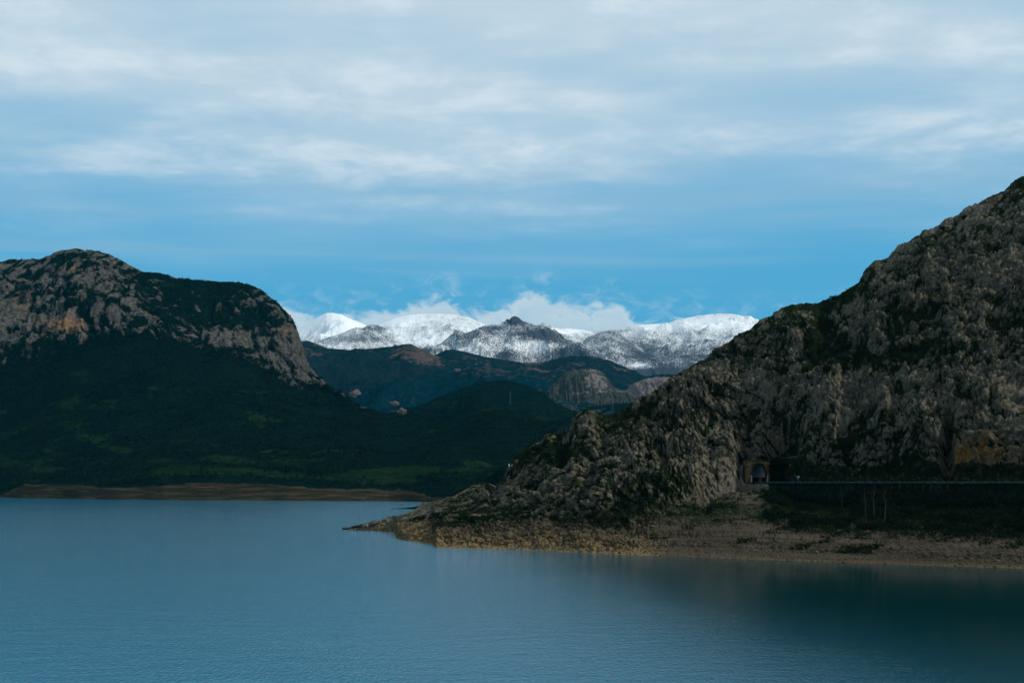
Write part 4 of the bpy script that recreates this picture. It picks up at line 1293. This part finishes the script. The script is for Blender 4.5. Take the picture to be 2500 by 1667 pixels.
for k, (qx, qy, sz, lb) in enumerate([(857, 1291, (1.0, .8, .55), 'small dark rock at the very tip of the spit, lowest in the water'), (870, 1290, (1.5, 1, .8), 'dark rounded rock second from the tip of the spit'),
                                      (895, 1286, (1.8, 1.3, 1.6), 'tallest dark boulder standing near the tip of the spit'), (930, 1276, (1.3, 1.0, 1.0), 'jagged dark rock on the crest of the golden spit'),
                                      (945, 1270, (1.2, 1.0, 1.0), 'pointed dark rock higher up the crest of the golden spit')]):
    if k < 2:
        D0 = 648
        P0 = np.array([D0 * (qx - 1250) / F, D0, 0.15])
    else:
        P0 = pick(Wr, qx, qy, RPX, RPY, (1, 8), RKF)
    link('boulder', crag_mesh('boulder', sz, 30 + k, 3), M_rock, label=lb, cat='rock', loc=tuple(P0))
AW = np.concatenate([RG[k][0] for k in RG if 'snow' not in k and 'headland' not in k])
APX = np.concatenate([RG[k][1] for k in RG if 'snow' not in k and 'headland' not in k])
APY = np.concatenate([RG[k][2] for k in RG if 'snow' not in k and 'headland' not in k])


def front(qx, qy, r=7.0):
    e = (APX - qx) ** 2 + (APY - qy) ** 2
    c = np.where(e < r * r)[0]
    if len(c) == 0:
        return AW[np.argmin(e)]
    c = c[AW[c, 1] < AW[c, 1].min() + 60]
    return AW[c[np.argmin(e[c])]]


M_out = hill_material('outcrop_limestone', (0.10, 0.088, 0.083), (0.16, 0.14, 0.13), (0.22, 0.19, 0.175), 0.1, 12)
for k, (qx, qy, sz, lb) in enumerate([(868, 963, (15, 10, 15), 'pale rounded rock tower on the valley side, leftmost and largest of three'), (963, 986, (12, 8, 9), 'pale ragged rock outcrop, middle one of three in the valley'),
                                      (980, 1005, (12, 8, 10), 'pale rock outcrop just above the wooded hill, lowest of three'), (1117, 905, (9, 6, 5), 'small pale rock on the crest of the smooth dark hill')]):
    c_ = front(qx, qy + 6)
    P0 = to_world(np.array(float(qx)), np.array(float(qy)), np.array(c_[1] - 8))
    me_ = crag_mesh('rock_outcrop', np.array(sz) * c_[1] / 3600, 60 + k, 4)
    at_ = me_.attributes.new('rock', 'FLOAT', 'POINT'); at_.data.foreach_set('value', np.full(len(me_.vertices), 0.6, np.float32))
    link('rock_outcrop', me_, M_out, label=lb, cat='rock', loc=tuple(P0))

# ------------------------------------------------------------------ pylons
M_pyl = plain('pylon_steel', (0.06, 0.10, 0.12), 0.5, 0.3)


def pylon(P0, h, lb):
    o = link('power_pylon', None, None, label=lb, cat='pylon', loc=tuple(P0), group='pylons in the valley')
    sg_ = []
    b0 = h * 0.07
    for sx_ in (-1, 1):
        for sy_ in (-1, 1):
            sg_.append(((sx_ * b0, sy_ * b0, -1), (sx_ * h * 0.016, sy_ * h * 0.016, h), 0.22, 0.14))
    lv = 9
    for i in range(lv):
        z0, z1 = h * i / lv, h * (i + 1) / lv
        w0 = b0 + (h * 0.016 - b0) * i / lv; w1 = b0 + (h * 0.016 - b0) * (i + 1) / lv
        for s_ in (-1, 1):
            sg_ += [((-w0, s_ * w0, z0), (w1, s_ * w1, z1), 0.1, 0.1), ((w0, s_ * w0, z0), (-w1, s_ * w1, z1), 0.1, 0.1),
                    ((s_ * w0, -w0, z0), (s_ * w1, w1, z1), 0.1, 0.1)]
    link('mast', rods('mast', sg_, 4), M_pyl, parent=o)
    for z, wd in ((h * 0.78, h * 0.13), (h * 0.88, h * 0.11), (h * 0.97, h * 0.08)):
        link('cross_arm', rods('cross_arm', [((-wd, 0, z), (0, 0, z + 0.6), 0.12, 0.15), ((0, 0, z + 0.6), (wd, 0, z), 0.15, 0.12), ((-wd, 0, z), (wd, 0, z), 0.1, 0.1)], 4), M_pyl, parent=o)


WHs = [RG[k] for k in RG if k.startswith('wooded_hill')]
P0 = front(1245, 987)
pylon(P0, 32 * P0[1] / F, 'tall grey lattice pylon in front of the dark central hill')
P0 = front(1497, 1000)
pylon(P0, 30 * P0[1] / F, 'faint grey pylon right of the domed knoll, lower and farther')

# ------------------------------------------------------------------ air
V, Fb = box_vf(-14000, 14000, -3000, 17500, -10.5, 2600)
me = mesh_from('haze', np.array(V, float), np.array(Fb), smooth=False)
m = bpy.data.materials.new('haze')
m.use_nodes = True
n = NT(m.node_tree)
vol = n.node('ShaderNodeVolumePrincipled', {'Color': (0.03, 0.62, 0.95, 1), 'Density': 1.0e-5, 'Anisotropy': 0.0})
n.node('ShaderNodeOutputMaterial', {'Volume': vol})
link('haze', me, m, kind='stuff')
